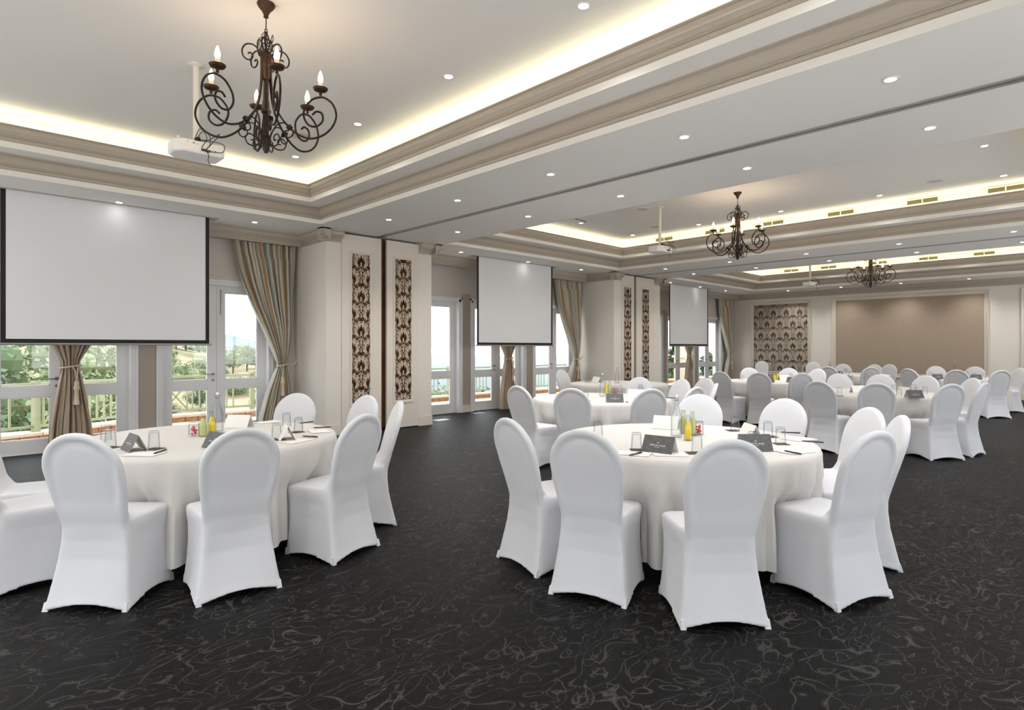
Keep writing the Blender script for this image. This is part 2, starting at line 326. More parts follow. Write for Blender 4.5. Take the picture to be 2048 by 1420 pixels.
# wall cornice / pelmet in front of the curtains: profile sweeps down and back towards the wall
CP = [(0, 0), (0, -.02), (.02, -.03), (.03, -.05), (.035, -.075), (.06, -.10), (.085, -.115), (.09, -.13), (.11, -.135), (.11, -.16), (.125, -.165), (.125, -.19)]
def run_x(mb, x0, x1, y, s):               # along x, face towards -s*y
    k = len(CP); v = [(x, y + s * o_, H + z) for x in (x0, x1) for o_, z in CP] + [(x, y + s * .15, H + z) for x in (x0, x1) for z in (0, -.19)]
    mb.add(v, [(q, q + 1, k + q + 1, k + q) for q in range(k - 1)] + [tuple(range(k)) + (2 * k + 1, 2 * k), tuple(range(k, 2 * k)) + (2 * k + 3, 2 * k + 2), (k - 1, 2 * k + 1, 2 * k + 3, 2 * k - 1)])
def run_y(mb, y0, y1, x, s):
    k = len(CP); v = [(x + s * o_, y, H + z) for y in (y0, y1) for o_, z in CP] + [(x + s * .15, y, H + z) for y in (y0, y1) for z in (0, -.19)]
    mb.add(v, [(q, q + 1, k + q + 1, k + q) for q in range(k - 1)] + [tuple(range(k)) + (2 * k + 1, 2 * k), tuple(range(k, 2 * k)) + (2 * k + 3, 2 * k + 2), (k - 1, 2 * k + 1, 2 * k + 3, 2 * k - 1)])
mb = MB(); YP = 9.60
for x0, x1 in ((XL, 4.50), (6.62, 12.28), (14.46, XB)): run_x(mb, x0, x1, YP, 1)
for i, (a, b_, y) in enumerate(PIL):
    run_y(mb, y - .14, YP + .1, a - .14, 1); run_y(mb, y - .14, YP + .1, b_ + .14, -1)
    run_x(mb, a - .14, LEAF[i][0][0] - .0, y - .14, 1); run_x(mb, LEAF[i][1][1] + .0, b_ + .14, y - .14, 1)
run_y(mb, YN, YP + .1, XB - .15, 1)
mb.build('cornice', 'crown_paint', **ST)

# folding wall tracks let into the soffit
for i, x in enumerate(TR):
    t_ = MB(); t_.box(x - .044, x - .012, YN, 8.87, H + .004, H + .05); t_.box(x + .012, x + .044, YN, 8.87, H + .004, H + .05)
    t_.box(x - .056, x - .012, YN, 8.87, H - .006, H - .001); t_.box(x + .012, x + .056, YN, 8.87, H - .006, H - .001)
    o = t_.build('track', 'aluminium', label='long aluminium folding-wall track set in the %s ceiling beam' % ('nearer', 'farther')[i], category='ceiling track', group='folding wall tracks')
    MB().box(x - .045, x + .045, YN, 8.9, H + .05, H + .07).build('slot', 'slot_dark', o)

# ------------------------------------------------------------------ french doors
def leaf(parent, x0, x1, hand):
    """one leaf between x0 and x1 at local y 0"""
    m_ = MB(); s_ = .125; y0, y1 = -.022, .022
    m_.box(x0, x0 + s_, y0, y1, .01, 2.405); m_.box(x1 - s_, x1, y0, y1, .01, 2.405)
    m_.box(x0 + s_, x1 - s_, y0, y1, .01, .19); m_.box(x0 + s_, x1 - s_, y0, y1, .76, .91); m_.box(x0 + s_, x1 - s_, y0, y1, 2.31, 2.405)
    for za, zb in ((.19, .76), (.91, 2.31)):   # glazing beads
        for a, b_ in ((x0 + s_, x0 + s_ + .012), (x1 - s_ - .012, x1 - s_)): m_.box(a, b_, -.012, .012, za, zb)
        m_.box(x0 + s_, x1 - s_, -.012, .012, za, za + .012); m_.box(x0 + s_, x1 - s_, -.012, .012, zb - .012, zb)
    o = m_.build('leaf', 'door_white', parent)
    for za, zb in ((.19, .76), (.91, 2.31)): MB().box(x0 + s_, x1 - s_, -.003, .003, za, zb).build('glass_pane', 'pane', o)
    if hand:
        hx = x1 - .05; g = MB(); M = Matrix.Translation((hx, -.022, 1.0)) @ Matrix.Rotation(pi / 2, 4, 'X')
        g.lathe([(.0, .008), (.024, .008), (.026, 0)], 16, M=M); g.tube([(hx, -.022, 1.0), (hx, -.065, 1.0), (hx - .02, -.072, 1.0), (hx - .12, -.072, .998)], .008, 8)
        g.lathe([(.0, .008), (.02, .008), (.022, 0)], 16, M=Matrix.Translation((hx, -.022, .90)) @ Matrix.Rotation(pi / 2, 4, 'X'))
        g.build('handle', 'steel', o, smooth='auto')
for k, (x, bay) in enumerate(DOORS):
    d = empty('door_%d' % (k + 1), (x, YW + .12, 0), **ST)
    fr_ = MB(); hw = DW
    for s_ in (-1, 1): fr_.box(min(s_ * hw, s_ * (hw - .028)), max(s_ * hw, s_ * (hw - .028)), -.05, .10, 0, 2.42)
    fr_.box(-hw, hw, -.05, .10, 2.405, 2.42); fr_.box(-hw, hw, -.03, .12, -.02, .01)
    fr_.build('frame', 'door_white', d)
    ar = MB()                                    # moulded casing and white reveal
    for s_ in (-1, 1):
        for a, b_, yy in ((hw, hw + .05, .022), (hw + .05, hw + .085, .034)): ar.box(min(s_ * a, s_ * b_), max(s_ * a, s_ * b_), -.12 - yy, -.12, 0, 2.42 + (.05 if yy < .03 else .085))
        ar.box(min(s_ * hw, s_ * (hw - .012)), max(s_ * hw, s_ * (hw - .012)), -.135, -.05, 0, 2.42)
    ar.box(-hw - .05, hw + .05, -.142, -.12, 2.42, 2.47); ar.box(-hw - .085, hw + .085, -.154, -.12, 2.47, 2.505)
    ar.build('casing', 'door_white', d)
    leaf(d, -hw + .028, -.003, True); leaf(d, .003, hw - .028, False)
    if bay == 0 and k == 2:
        a_ = MB(); a_.box(.06, .085, -.045, -.022, 1.95, 2.36); a_.build('door_bolt', 'steel', d)
    pl = bpy.data.lights.new('portal', 'AREA'); pl.shape = 'RECTANGLE'; pl.size = 1.6; pl.size_y = 2.4; pl.cycles.is_portal = True
    po = bpy.data.objects.new('portal', pl); COL.objects.link(po); po.location = (x, YW + .27, 1.22); po.rotation_euler = (-pi / 2, 0, 0)

# ------------------------------------------------------------------ damask ornament (flat leaf shapes, printed on)
def leaf_shape(cx_, cy_, ang, L_, w_, bend=0.0, n_=7):
    A = []; B = []
    for i in range(n_ + 1):
        t_ = i / n_; a = ang + bend * t_; 
        x = cx_ + L_ * t_ * cos(ang + bend * t_ / 2); y = cy_ + L_ * t_ * sin(ang + bend * t_ / 2); ww = w_ * sin(pi * min(1, t_ * .92 + .08)) ** .8
        nx, ny = -sin(a), cos(a); A.append((x + nx * ww, y + ny * ww)); B.append((x - nx * ww, y - ny * ww))
    return A + B[::-1]
def band(pts, w0, w1):
    P = catmull([(p[0], p[1], 0) for p in pts], 5); A = []; B = []
    for i, p in enumerate(P):
        d = (P[min(i + 1, len(P) - 1)] - P[max(i - 1, 0)]).normalized(); ww = w0 + (w1 - w0) * i / (len(P) - 1); A.append((p.x - d.y * ww, p.y + d.x * ww)); B.append((p.x + d.y * ww, p.y - d.x * ww))
    return A + B[::-1]
def motif():                                  # unit cell 1 wide, 1.75 tall; shapes for x>=0 are mirrored
    sh = []
    for k, a in enumerate((90, 68, 46, 24, 2, -20)):          # pineapple palmette, two tiers of leaves
        L_ = (.42, .37, .31, .27, .24, .20)[k]; sh.append(leaf_shape(.05 * cos(radians(a)), .05 * sin(radians(a)), radians(a), L_ - .05, .046, -.35 if k else 0))
        if k < 5: sh.append(leaf_shape(.10 * cos(radians(a - 11)), .10 * sin(radians(a - 11)), radians(a - 11), L_ * .55, .02, .25))
    for k, a in enumerate((-38, -56, -74)): sh.append(leaf_shape(.03 + .02 * k, -.05 - .03 * k, radians(a), .17, .030, .7))
    sh.append(leaf_shape(0, -.14, radians(-90), .2, .034)); sh.append(leaf_shape(.03, -.2, radians(-60), .12, .022, .5))
    sh.append(band([(.02, -.40), (.10, -.29), (.22, -.24), (.35, -.17), (.44, -.02), (.462, .14), (.445, .30)], .014, .030))
    sh.append(band([(.445, .30), (.38, .45), (.27, .54), (.15, .62), (.07, .76), (.04, .90)], .030, .014))
    sh.append(band([(.42, .06), (.36, .10), (.32, .18), (.33, .27), (.38, .29), (.40, .24), (.37, .21)], .018, .012))
    sh.append(band([(.30, .52), (.22, .50), (.19, .43), (.24, .38), (.29, .41), (.27, .45)], .017, .012))
    sh.append(band([(.26, -.22), (.24, -.31), (.30, -.36), (.35, -.32), (.32, -.28)], .016, .011))
    for x, y, a, L_ in ((.46, -.04, 120, .13), (.46, .08, 40, .1), (.45, .2, 150, .11), (.42, .36, 70, .15), (.38, .43, 20, .12), (.33, .5, 100, .15), (.40, -.12, 320, .13), (.36, -.16, 280, .12), (.17, -.26, 235, .13), (.14, -.28, 140, .1),
                        (.17, .62, 150, .11), (.2, .58, 60, .15), (.11, .68, 30, .15), (.08, .74, 150, .08), (.12, .66, 75, .12), (.24, .55, 240, .10), (.3, .53, 60, .13)):
        sh.append(leaf_shape(x, y, radians(a), L_, .028, .5))
    for a in (90, 58, 30, 5): sh.append(leaf_shape(0, .60, radians(a), .16, .028, .2))
    for a in (-90, -50): sh.append(leaf_shape(0, .57, radians(a), .10, .022, .2))
    return sh
MOT = motif()
def clip(poly, x0, x1, z0, z1):
    for ax, lim, sg in ((0, x0, 1), (0, x1, -1), (1, z0, 1), (1, z1, -1)):
        out = []
        for i in range(len(poly)):
            a, b_ = poly[i], poly[(i + 1) % len(poly)]; ia = sg * (a[ax] - lim) >= 0; ib = sg * (b_[ax] - lim) >= 0
            if ia: out.append(a)
            if ia != ib:
                t_ = (lim - a[ax]) / (b_[ax] - a[ax]); out.append((a[0] + (b_[0] - a[0]) * t_, a[1] + (b_[1] - a[1]) * t_))
        poly = out
        if len(poly) < 3: return []
    return poly
def damask(x0, x1, z0, z1, cell, toP, phase=0.0):
    """shapes tiled in the rectangle, toP maps (x, z) to 3D"""
    mb_ = MB(); hc = cell * 1.75; ox = (x0 + x1) / 2
    nx = int((x1 - x0) / cell / 2) + 2; nz = int((z1 - z0) / hc) + 2
    for iz in range(-1, nz * 2 + 1):
        for ix in range(-nx * 2, nx * 2 + 1):
            if (ix + iz) % 2: continue
            cx_ = ox + ix * cell / 2; cz_ = z1 - hc * (.5 * iz) + phase * cell
            if cx_ < x0 - cell or cx_ > x1 + cell or cz_ < z0 - hc or cz_ > z1 + hc: continue
            for sh in MOT:
                for sg in (1, -1):
                    p = clip([(cx_ + sg * x * cell * .98, cz_ + y * cell * .98) for x, y in sh], x0, x1, z0, z1)
                    if p: mb_.add([toP(*q) for q in p], [tuple(range(len(p)))])
    return mb_
def frame_mould(a0, a1, z0, z1, wd, th, toP):       # picture-frame moulding: stepped ring
    m_ = MB(); pr_ = [(0, 0), (0, th), (wd * .35, th * .7), (wd * .6, th * .95), (wd, th * .35), (wd, 0)]
    v = []; k = len(pr_)
    for cx_, cz_ in ((0, 0), (1, 0), (1, 1), (0, 1)):
        for o_, h_ in pr_: v.append(toP(a1 - o_ if cx_ else a0 + o_, z1 - o_ if cz_ else z0 + o_, h_))
    m_.add(v, [(i * k + q, ((i + 1) % 4) * k + q, ((i + 1) % 4) * k + q + 1, i * k + q + 1) for i in range(4) for q in range(k - 1)])
    return m_
# pocket doors (two by each pillar)
names_ = [('near pillar, left leaf', 'near pillar, right leaf'), ('second pillar, left leaf', 'second pillar, right leaf')]
for i in range(2):
    y = PIL[i][2]
    for j, (a, b_) in enumerate(LEAF[i]):
        yy = y - .012
        t = empty('pocket_door', ((a + b_) / 2, yy, 0), label='tall cream pocket door with a damask strip, ' + names_[i][j], category='door', group='pocket doors of the folding walls')
        hw = (b_ - a) / 2 - .004
        MB().box(-hw, hw, 0, .045, .015, H - .035).build('panel', 'panel_cream', t)
        sw = .165 if i == 0 else .155
        cxo = -.02 if j == 0 else 0.0
        toP = lambda x, z, h_=0.0: (x, -h_, z)
        MB().box(cxo - sw, cxo + sw, -.004, 0, .50, 2.98).build('damask_strip', 'damask_ground', t)
        damask(cxo - sw, cxo + sw, .50, 2.98, sw * 2.0, lambda x, z: (x, -.0052, z), -.45 - .3 * j).build('damask_print', 'damask_ink', t, fix=False, kind='stuff')
        frame_mould(cxo - sw - .045, cxo + sw + .045, .455, 3.025, .04, .016, toP).build('moulding', 'panel_cream', t)
    # stacked folding-wall panels glimpsed in the gap
    g0 = LEAF[i][0][1]; g1 = LEAF[i][1][0]
    t = empty('folding_wall', ((g0 + g1) / 2, y + .1, 0), label='stacked folding wall panels glimpsed in the dark gap of the %s pillar' % ('near', 'second')[i], category='folding wall', group='folding walls')
    for q in range(3): MB().box(-.2 + q * .13, -.09 + q * .13, -.02 + .01 * q, .5, .02, H - .04).build('panel', 'brown_wood', t)

# back wall panels
toB = lambda yy, z, h_=0.0: (-h_, yy, z)
def wall_panel(nm, y0, y1, z0, z1, face, label, cat, dm=False):
    t = empty(nm, (XB, (y0 + y1) / 2, 0), label=label, category=cat); hw = (y1 - y0) / 2
    MB().box(-.012, 0, -hw, hw, z0, z1).build('panel', face, t)
    if dm: damask(-hw, hw, z0, z1, .44, lambda yy, z: (-.0135, yy, z), .1).build('damask_print', 'damask_grey', t, fix=False, kind='stuff')
    frame_mould(-hw - .11, hw + .11, z0 - .11, z1 + .11, .035, .04, toB).build('moulding', 'mould', t); frame_mould(-hw - .035, hw + .035, z0 - .035, z1 + .035, .035, .022, toB).build('moulding', 'mould', t)
    return t
wall_panel('wall_panel', 7.29, 9.12, .60, 2.93, 'damask_ground', 'grey damask wallpaper panel framed on the far back wall', 'wall panel', True)
wall_panel('wall_panel', 2.60, 6.42, .62, 2.94, 'brown_panel', 'wide plain brown upholstered panel framed on the back wall', 'wall panel')
wall_panel('wall_panel', -.2, 1.70, .60, 2.93, 'damask_ground', 'framed panel at the right end of the back wall, only its moulding in view', 'wall panel', True)
MB().box(XB - .018, XB, YN, YW, 0, .16).build('baseboard_back', 'mould', **ST)
bbn = MB(); e = XL
for x, _ in DOORS: bbn.box(e, x - DW - .085, YW - .015, YW, 0, .16); e = x + DW + .085
bbn.box(e, XB, YW - .015, YW, 0, .16); bbn.build('baseboard_window', 'mould', **ST)

# ------------------------------------------------------------------ projection screens
SCR = [(.585, 2.90), (8.08, 10.43), (15.63, 18.0)]
SN = ('large first screen at the left', 'middle screen', 'farthest and smallest-looking screen')
for i, (a, b_) in enumerate(SCR):
    y = 9.285; wd = b_ - a; x = (a + b_) / 2
    t = empty('projection_screen', (x, y, 1.48), label='white pull-down projection screen with black border, ' + SN[i], category='projection screen', group='projection screens')
    MB().box(-wd / 2 + .05, wd / 2 - .05, -.002, .001, .05, 1.845).build('screen_fabric', 'screen_white', t)
    bd = MB(); bd.box(-wd / 2, -wd / 2 + .05, -.0025, .002, .0, 1.845); bd.box(wd / 2 - .05, wd / 2, -.0025, .002, 0, 1.845); bd.box(-wd / 2 + .05, wd / 2 - .05, -.0025, .002, 0, .05)
    bd.build('border', 'screen_black', t)
    MB().tube([(-wd / 2 - .03, 0, -.012), (wd / 2 + .03, 0, -.012)], .014, 10).build('bottom_bar', 'aluminium', t, smooth='auto')
    hz = MB(); hz.box(-wd / 2 - .14, wd / 2 + .12, .01, .15, 1.832, 1.845); hz.box(-wd / 2 - .14, wd / 2 + .12, -.06, -.012, 1.837, 1.845); hz.build('slot_frame', 'crown_paint', t)

# ------------------------------------------------------------------ curtains
def curtain(name, xs, xt, zs, stripe, label, tie_z, hook, grp):
    """xs(v)=(left,right) by height z ; grid with pleats"""
    y0 = 9.88; t = empty(name, ((xt), y0, 0), label=label, category='curtain', group=grp)
    nu, nv = 110, 46; v = []; f = []; uv = []
    top = zs[0]
    for j in range(nv + 1):
        z = top * (1 - j / nv) + .015
        l, r_ = interp(xs[0], z), interp(xs[1], z); wd = r_ - l
        k = min(1, wd / 1.0); tight = math.exp(-((z - tie_z) / .16) ** 2)
        for i in range(nu + 1):
            u = i / nu; ph = u * 2 * pi * (9 if stripe else 7) + .9 * sin(u * 9) + .25 * sin(z * 2 + u * 5)
            A = ((.052 if stripe else .030) + .016 * sin(u * 17)) * (1 - .55 * tight) + .008 * (1 - k)
            y = A * sin(ph) + .016 * sin(ph * 2.3 + z * 2.2) * (1 - tight) + .02 * sin(z * 3 + u * 7) * (1 if z < top - .3 else 0) * .5
            y -= .05 * (1 - (2 * u - 1) ** 2) * (1 - .2 * tight) * (0 if z > top - .2 else 1)
            x = l + wd * u + .010 * cos(ph) * (1 - tight) - xt
            v.append((x, y, z)); uv.append((u, z))
    for j in range(nv):
        for i in range(nu): q = j * (nu + 1) + i; f.append((q, q + 1, q + nu + 2, q + nu + 1))
    m_ = MB(); m_.add(v, f); o = m_.build('drape', 'stripe_cloth' if stripe else 'taupe_cloth', t, smooth=True)
    ul = o.data.uv_layers.new(name='UVMap'); 
    for lp in o.data.loops: ul.data[lp.index].uv = uv[lp.vertex_index]
    l, r_ = interp(xs[0], tie_z) - xt, interp(xs[1], tie_z) - xt; c_ = (l + r_) / 2; a = (r_ - l) / 2 + .015
    pts = [(c_ + a * cos(q / 16 * 2 * pi), -.02 + .075 * sin(q / 16 * 2 * pi), tie_z + .02 * cos(q / 16 * 2 * pi)) for q in range(17)]
    rp = MB(); rp.tube(pts, .011, 8)
    if hook: rp.tube(catmull([(c_ + a, -.02, tie_z + .02), ((c_ + a + hook[0] - xt) / 2, -.03, tie_z + .0), (hook[0] - xt, .0, hook[1])], 6), .011, 8)
    rp.build('tieback_rope', 'rope', t, smooth=True)
    ts = MB(); tx = c_ + .02 if not hook else c_ - a + .03; ty = -.115
    ts.tube(catmull([(tx - .015, ty + .01, tie_z), (tx + .02, ty - .005, tie_z - .08), (tx + .03, ty, tie_z - .2)], 5), .007, 6)
    ts.tube(catmull([(tx + .05, ty + .02, tie_z), (tx + .045, ty, tie_z - .08), (tx + .03, ty, tie_z - .2)], 5), .007, 6)
    tas = ts.build('tassel', 'rope', t, smooth=True)
    MB().lathe([(0, .06), (.02, .055), (.03, .03), (.026, .0), (.034, -.02), (.036, -.05), (.026, -.07), (.03, -.2), (.036, -.26), (0, -.26)], 14, (tx + .03, ty, tie_z - .25)).build('tassel_skirt', 'rope', tas, smooth='auto')
    return t
def side_curtain(xr, hook_x, lab):
    d = xr - 4.47
    L_ = [(0, 3.78 + d), (.3, 3.86 + d), (.7, 3.98 + d), (1.0, 4.10 + d), (1.13, 4.15 + d), (1.3, 4.10 + d), (1.7, 3.93 + d), (2.1, 3.74 + d), (2.5, 3.58 + d), (2.8, 3.49 + d), (3.15, 3.43 + d)]
    R_ = [(0, 4.44 + d), (.6, 4.40 + d), (1.0, 4.33 + d), (1.13, 4.31 + d), (1.3, 4.33 + d), (1.8, 4.40 + d), (2.5, 4.44 + d), (3.15, 4.46 + d)]
    curtain('curtain', (L_, R_), 4.2 + d, (3.13,), True, lab, 1.13, (hook_x, 1.2), 'striped side curtains')
def mid_curtain(xc, lab):
    L_ = [(0, xc - .26), (.4, xc - .23), (.8, xc - .16), (1.13, xc - .105), (1.25, xc - .11), (1.5, xc - .24), (2, xc - .34), (3.15, xc - .45)]
    R_ = [(z, 2 * xc - x) for z, x in L_]
    curtain('curtain', (L_, R_), xc, (3.13,), False, lab, 1.17, None, 'taupe middle curtains')
side_curtain(4.47, 4.50, 'striped curtain tied back beside the nearest pillar, drawn to its left')
side_curtain(12.24, 12.27, 'striped curtain tied back left of the second pillar, by the middle screen')
side_curtain(21.0, 21.08, 'striped curtain tied back in the far back corner')
mid_curtain(1.34, 'taupe curtain tied at the waist hanging below the large first screen')
mid_curtain(9.55, 'taupe curtain tied at the waist hanging below the middle screen')
mid_curtain(17.85, 'taupe curtain tied at the waist hanging below the farthest screen')

# ------------------------------------------------------------------ downlights
def downlight(x, y, z, label, grp, e=1.0):
    t = empty('downlight', (x, y, z), label=label, category='ceiling light', group=grp)
    MB().lathe([(.036, .0), (.040, -.006), (.052, -.007), (.056, 0)], 20).build('ring', RING[0], t, smooth='auto')
    MB().lathe([(0, -.002), (.036, -.003), (.037, 0)], 18).build('lamp_lens', 'downlight_glow', t)
    la = bpy.data.lights.new('lamp', 'SPOT'); la.energy = E_SPOT * e; la.spot_size = radians(125); la.spot_blend = .9; la.shadow_soft_size = .05; la.color = (1, .98, .965)
    lo = bpy.data.objects.new('lamp', la); COL.objects.link(lo); lo.parent = t; lo.location = (0, 0, -.02)
mat('ring_white', S(225, 222, 215), .5); RING = ['ring_white']
nth = ('nearest', 'second', 'third', 'fourth', 'fifth', 'sixth')
rows = [(4.85, 1.12, 'soffit just before the near folding-wall track'), (6.17, 1.13, 'soffit just beyond the near folding-wall track'), (12.66, 1.18, 'soffit before the far folding-wall track'), (14.03, 1.18, 'soffit beyond the far folding-wall track')]
for x, y0, lab in rows:
    for k in range(6): downlight(x, y0 + 1.611 * (k - 1), H, 'round downlight in the %s, %s from the right' % (lab, nth[k]), 'downlights in ' + lab)
for k in range(6): downlight(20.45, 1.24 + 1.611 * (k - 1), H, 'round downlight in the soffit along the back wall, %s from the right' % nth[k], 'downlights along the back wall')
for k, x in enumerate((-.25, 1.756, 3.50, 7.536, 9.455, 11.32, 15.45, 17.21, 18.95)):
    downlight(x, 9.14 - (.02 if 0 else 0), H, 'round downlight in the soffit along the windows, %s of the %s room bay' % (('first', 'second', 'third')[k % 3], ('first', 'middle', 'far')[k // 3]), 'downlights along the windows', .008)
for k in range(6): downlight(-1.6, 1.12 + 1.611 * (k - 1), H, 'round downlight in the soffit along the left wall, %s from the near wall' % nth[k], 'downlights along the left wall')
for i, (t0, t1) in enumerate(TRAYS):
    cx_ = (t0 + t1) / 2; bn = ('first', 'middle', 'far')[i]
    for k, y in enumerate((1.16, 2.755, 4.355, 6.0, 7.60)):
        for s_, sn in ((-1, 'left'), (1, 'right')):
            downlight(cx_ + s_ * 1.83, y, H2, 'round downlight in the %s raised tray ceiling, %s row, %s from the near edge' % (bn, sn, nth[k]), 'downlights in the %s tray' % bn)
    for y, yn in ((1.16, 'near'), (7.60, 'window')): 
        if i: downlight(cx_, y, H2, 'round downlight at the middle of the %s end of the %s tray' % (yn, bn), 'downlights in the %s tray' % bn)

# ceiling speakers, air grilles
for (x, y), lab in (((3.12, 6.8), 'first tray, behind the chandelier'), ((9.26, 6.05), 'middle tray, left of the projector pole'), ((10.8, 6.73), 'middle tray, far side of the projector pole'), ((10.87, 1.93), 'middle tray, right part')):
    t = empty('ceiling_speaker', (x, y, H2), label='round flush ceiling speaker in the ' + lab, category='speaker', group='ceiling speakers')
    MB().lathe([(0, -.006), (.095, -.006), (.10, -.004)], 24).build('speaker_mesh', 'wall_taupe', t); MB().lathe([(.10, -.004), (.112, -.008), (.118, 0)], 24).build('ring', 'ring_white', t)
def grille(x, y, lab, grp, wd=.46):
    t = empty('air_grille', (x, y, H + .555), label=lab, category='air vent', group=grp)
    fr_ = MB(); fr_.box(-.012, .0, -wd / 2, wd / 2, .035, .05); fr_.box(-.012, 0, -wd / 2, wd / 2, -.05, -.035); fr_.box(-.012, 0, -wd / 2, -wd / 2 + .015, -.035, .035); fr_.box(-.012, 0, wd / 2 - .015, wd / 2, -.035, .035); fr_.box(-.012, 0, -.008, .008, -.035, .035)
    fr_.build('frame', 'cove_paint', t); MB().box(-.003, -.001, -wd / 2 + .01, wd / 2 - .01, -.036, .036).build('backing', 'slot_dark', t)
    for q in range(4):
        z = -.027 + q * .018; MB().box(-.010, -.003, -wd / 2 + .01, wd / 2 - .01, z - .0035, z + .0035).build('louver', 'brass', t)
ORD = ('first', 'second', 'third', 'fourth', 'fifth', 'sixth')
for k, y in enumerate((7.18, 5.96, 4.76, 3.53, 2.28, 1.2)): grille(TRAYS[1][1] - .212, y, 'air grille in the lit cove of the middle tray, %s from the window' % ORD[k], 'air grilles of the middle tray')
for k, y in enumerate((7.28, 6.17, 4.84, 3.63, 2.42)): grille(TRAYS[2][1] - .212, y, 'air grille in the lit cove of the far tray, %s from the window' % ORD[k], 'air grilles of the far tray')

# ------------------------------------------------------------------ chandeliers
def chandelier():
    t = empty('chandelier'); Z0 = -H2
    MB().lathe([(0, 0), (.062, 0), (.064, -.008), (.052, -.03), (.03, -.055), (.016, -.085), (.018, -.10), (.008, -.105), (0, -.105)], 18).build('ceiling_rose', 'rust_iron', t, smooth='auto')
    ch = MB(); ch.tube([(0, 0, -.10), (0, 0, -.19)], .004, 6)
    for q in range(3):
        cz_ = -.205 - q * .034; pts = [((.010 * cos(a) if q % 2 else 0), (0 if q % 2 else .010 * cos(a)), cz_ + .022 * sin(a)) for a in [2 * pi * w_ / 12 for w_ in range(13)]]; ch.tube(pts, .003, 5)
    random.seed(3)
    for q in range(5):
        P = [(random.uniform(-.05, .05), random.uniform(-.05, .05), random.uniform(-.36, -.24)) for _ in range(6)]; ch.tube(catmull([(0, 0, -.2)] + P + [(0, 0, -.40)], 5), .003, 5)
    ch.build('chain', 'iron', t)
    cc = MB().lathe([(0, -.33), (.02, -.34), (.034, -.37), (.040, -.395), (.040, -.47), (.034, -.51), (.030, -.56), (0, -.56)], 14); cc.build('collar', 'rust_iron', t, smooth='auto')
    sh = MB().lathe([(0, -.50), (.020, -.50), (.020, -.60), (.022, -.70), (.028, -.74), (.030, -.775), (.034, -.78), (.034, -.80), (.024, -.81), (.020, -.86), (.020, -.96), (.032, -.97), (.036, -1.0), (.032, -1.03), (.024, -1.045), (.024, -1.07), (.012, -1.095), (0, -1.098)], 14); sh.build('shaft', 'iron', t, smooth='auto')
    def pol(r_, z, a): return (r_ * cos(a), r_ * sin(a), z)
    for k in range(6):
        a = radians(k * 60)
        P = [(.034, -.42), (.036, -.55), (.055, -.70), (.09, -.80), (.15, -.885), (.19, -.925), (.25, -.965), (.33, -.985), (.42, -.955), (.485, -.89), (.51, -.81), (.485, -.73), (.43, -.685), (.385, -.68), (.33, -.70), (.28, -.765), (.275, -.83), (.31, -.885), (.365, -.895), (.41, -.855), (.405, -.80), (.365, -.785), (.335, -.81)]
        arm = MB().tube(catmull([pol(r_, z, a) for r_, z in P], 5), .0078, 7).build('arm', 'iron', t, smooth=True)
        cl = MB(); cl.lathe([(.016, -.02), (.019, 0), (.016, .02)], 8, M=Matrix.Translation(pol(.17, -.905, a)) @ Matrix.Rotation(a, 4, 'Z') @ Matrix.Rotation(radians(55), 4, 'Y')); cl.build('clamp', 'iron', arm)
        cup = MB().lathe([(0, -.668), (.010, -.665), (.010, -.645), (.020, -.638), (.046, -.630), (.055, -.615), (.052, -.612), (.018, -.625), (.016, -.618), (0, -.618)], 18, (.395 * cos(a), .395 * sin(a), 0)).build('candle_cup', 'rust_iron', t, smooth='auto')
        MB().lathe([(.016, -.625), (.016, -.575), (.012, -.572)], 12, (.395 * cos(a), .395 * sin(a), 0)).build('candle_sleeve', 'socket', cup)
        MB().lathe([(.010, -.574), (.017, -.56), (.0185, -.54), (.015, -.52), (.008, -.50), (.002, -.485), (0, -.482)], 12, (.395 * cos(a), .395 * sin(a), 0)).build('flame_bulb', 'bulb', t, smooth=True)
        a2 = a + radians(30)
        T_ = [(.03, -.44), (.045, -.37), (.085, -.325), (.14, -.33), (.17, -.375), (.16, -.425), (.12, -.44), (.095, -.41), (.11, -.385), (.13, -.395)]
        if k % 2 == 0 or True: MB().tube(catmull([pol(r_ * .95, z, a2) for r_, z in T_], 5), .0058, 6).build('top_scroll', 'iron', t, smooth=True)
        B_ = [(.025, -1.0), (.05, -.93), (.09, -.88), (.14, -.875), (.185, -.91), (.195, -.955), (.165, -.98), (.135, -.96), (.14, -.93), (.16, -.93)]
        C_ = [(.03, -1.02), (.07, -1.055), (.12, -1.05), (.14, -1.01), (.12, -.975), (.085, -.985), (.085, -1.015), (.105, -1.015)]
        MB().tube(catmull([pol(r_, z, a) for r_, z in B_], 5), .005, 6).build('lower_scroll', 'iron', t, smooth=True)
        MB().tube(catmull([pol(r_, z, a2) for r_, z in C_], 5), .005, 6).build('lower_scroll', 'iron', t, smooth=True)
    for k in range(6):
        a = radians(k * 60); la = bpy.data.lights.new('candle_lamp', 'POINT'); la.energy = E_BULB / 6; la.shadow_soft_size = .03; la.color = (1, .74, .5)
        lo = bpy.data.objects.new('candle_lamp', la); COL.objects.link(lo); lo.parent = t; lo.location = (.395 * cos(a), .395 * sin(a), -.44)
    return t
CH = chandelier()
for x, y, rz, lab in ((1.757, 4.376, radians(258), 'wrought-iron scroll chandelier with six lit candle bulbs, nearest at upper left'), (9.38, 4.32, radians(195.7), 'wrought-iron scroll chandelier hanging in the middle tray'), (16.05, 4.12, radians(215), 'wrought-iron scroll chandelier, farthest and smallest-looking')):
    place(CH, (x, y, H2), rz, label=lab, category='chandelier', group='iron chandeliers')

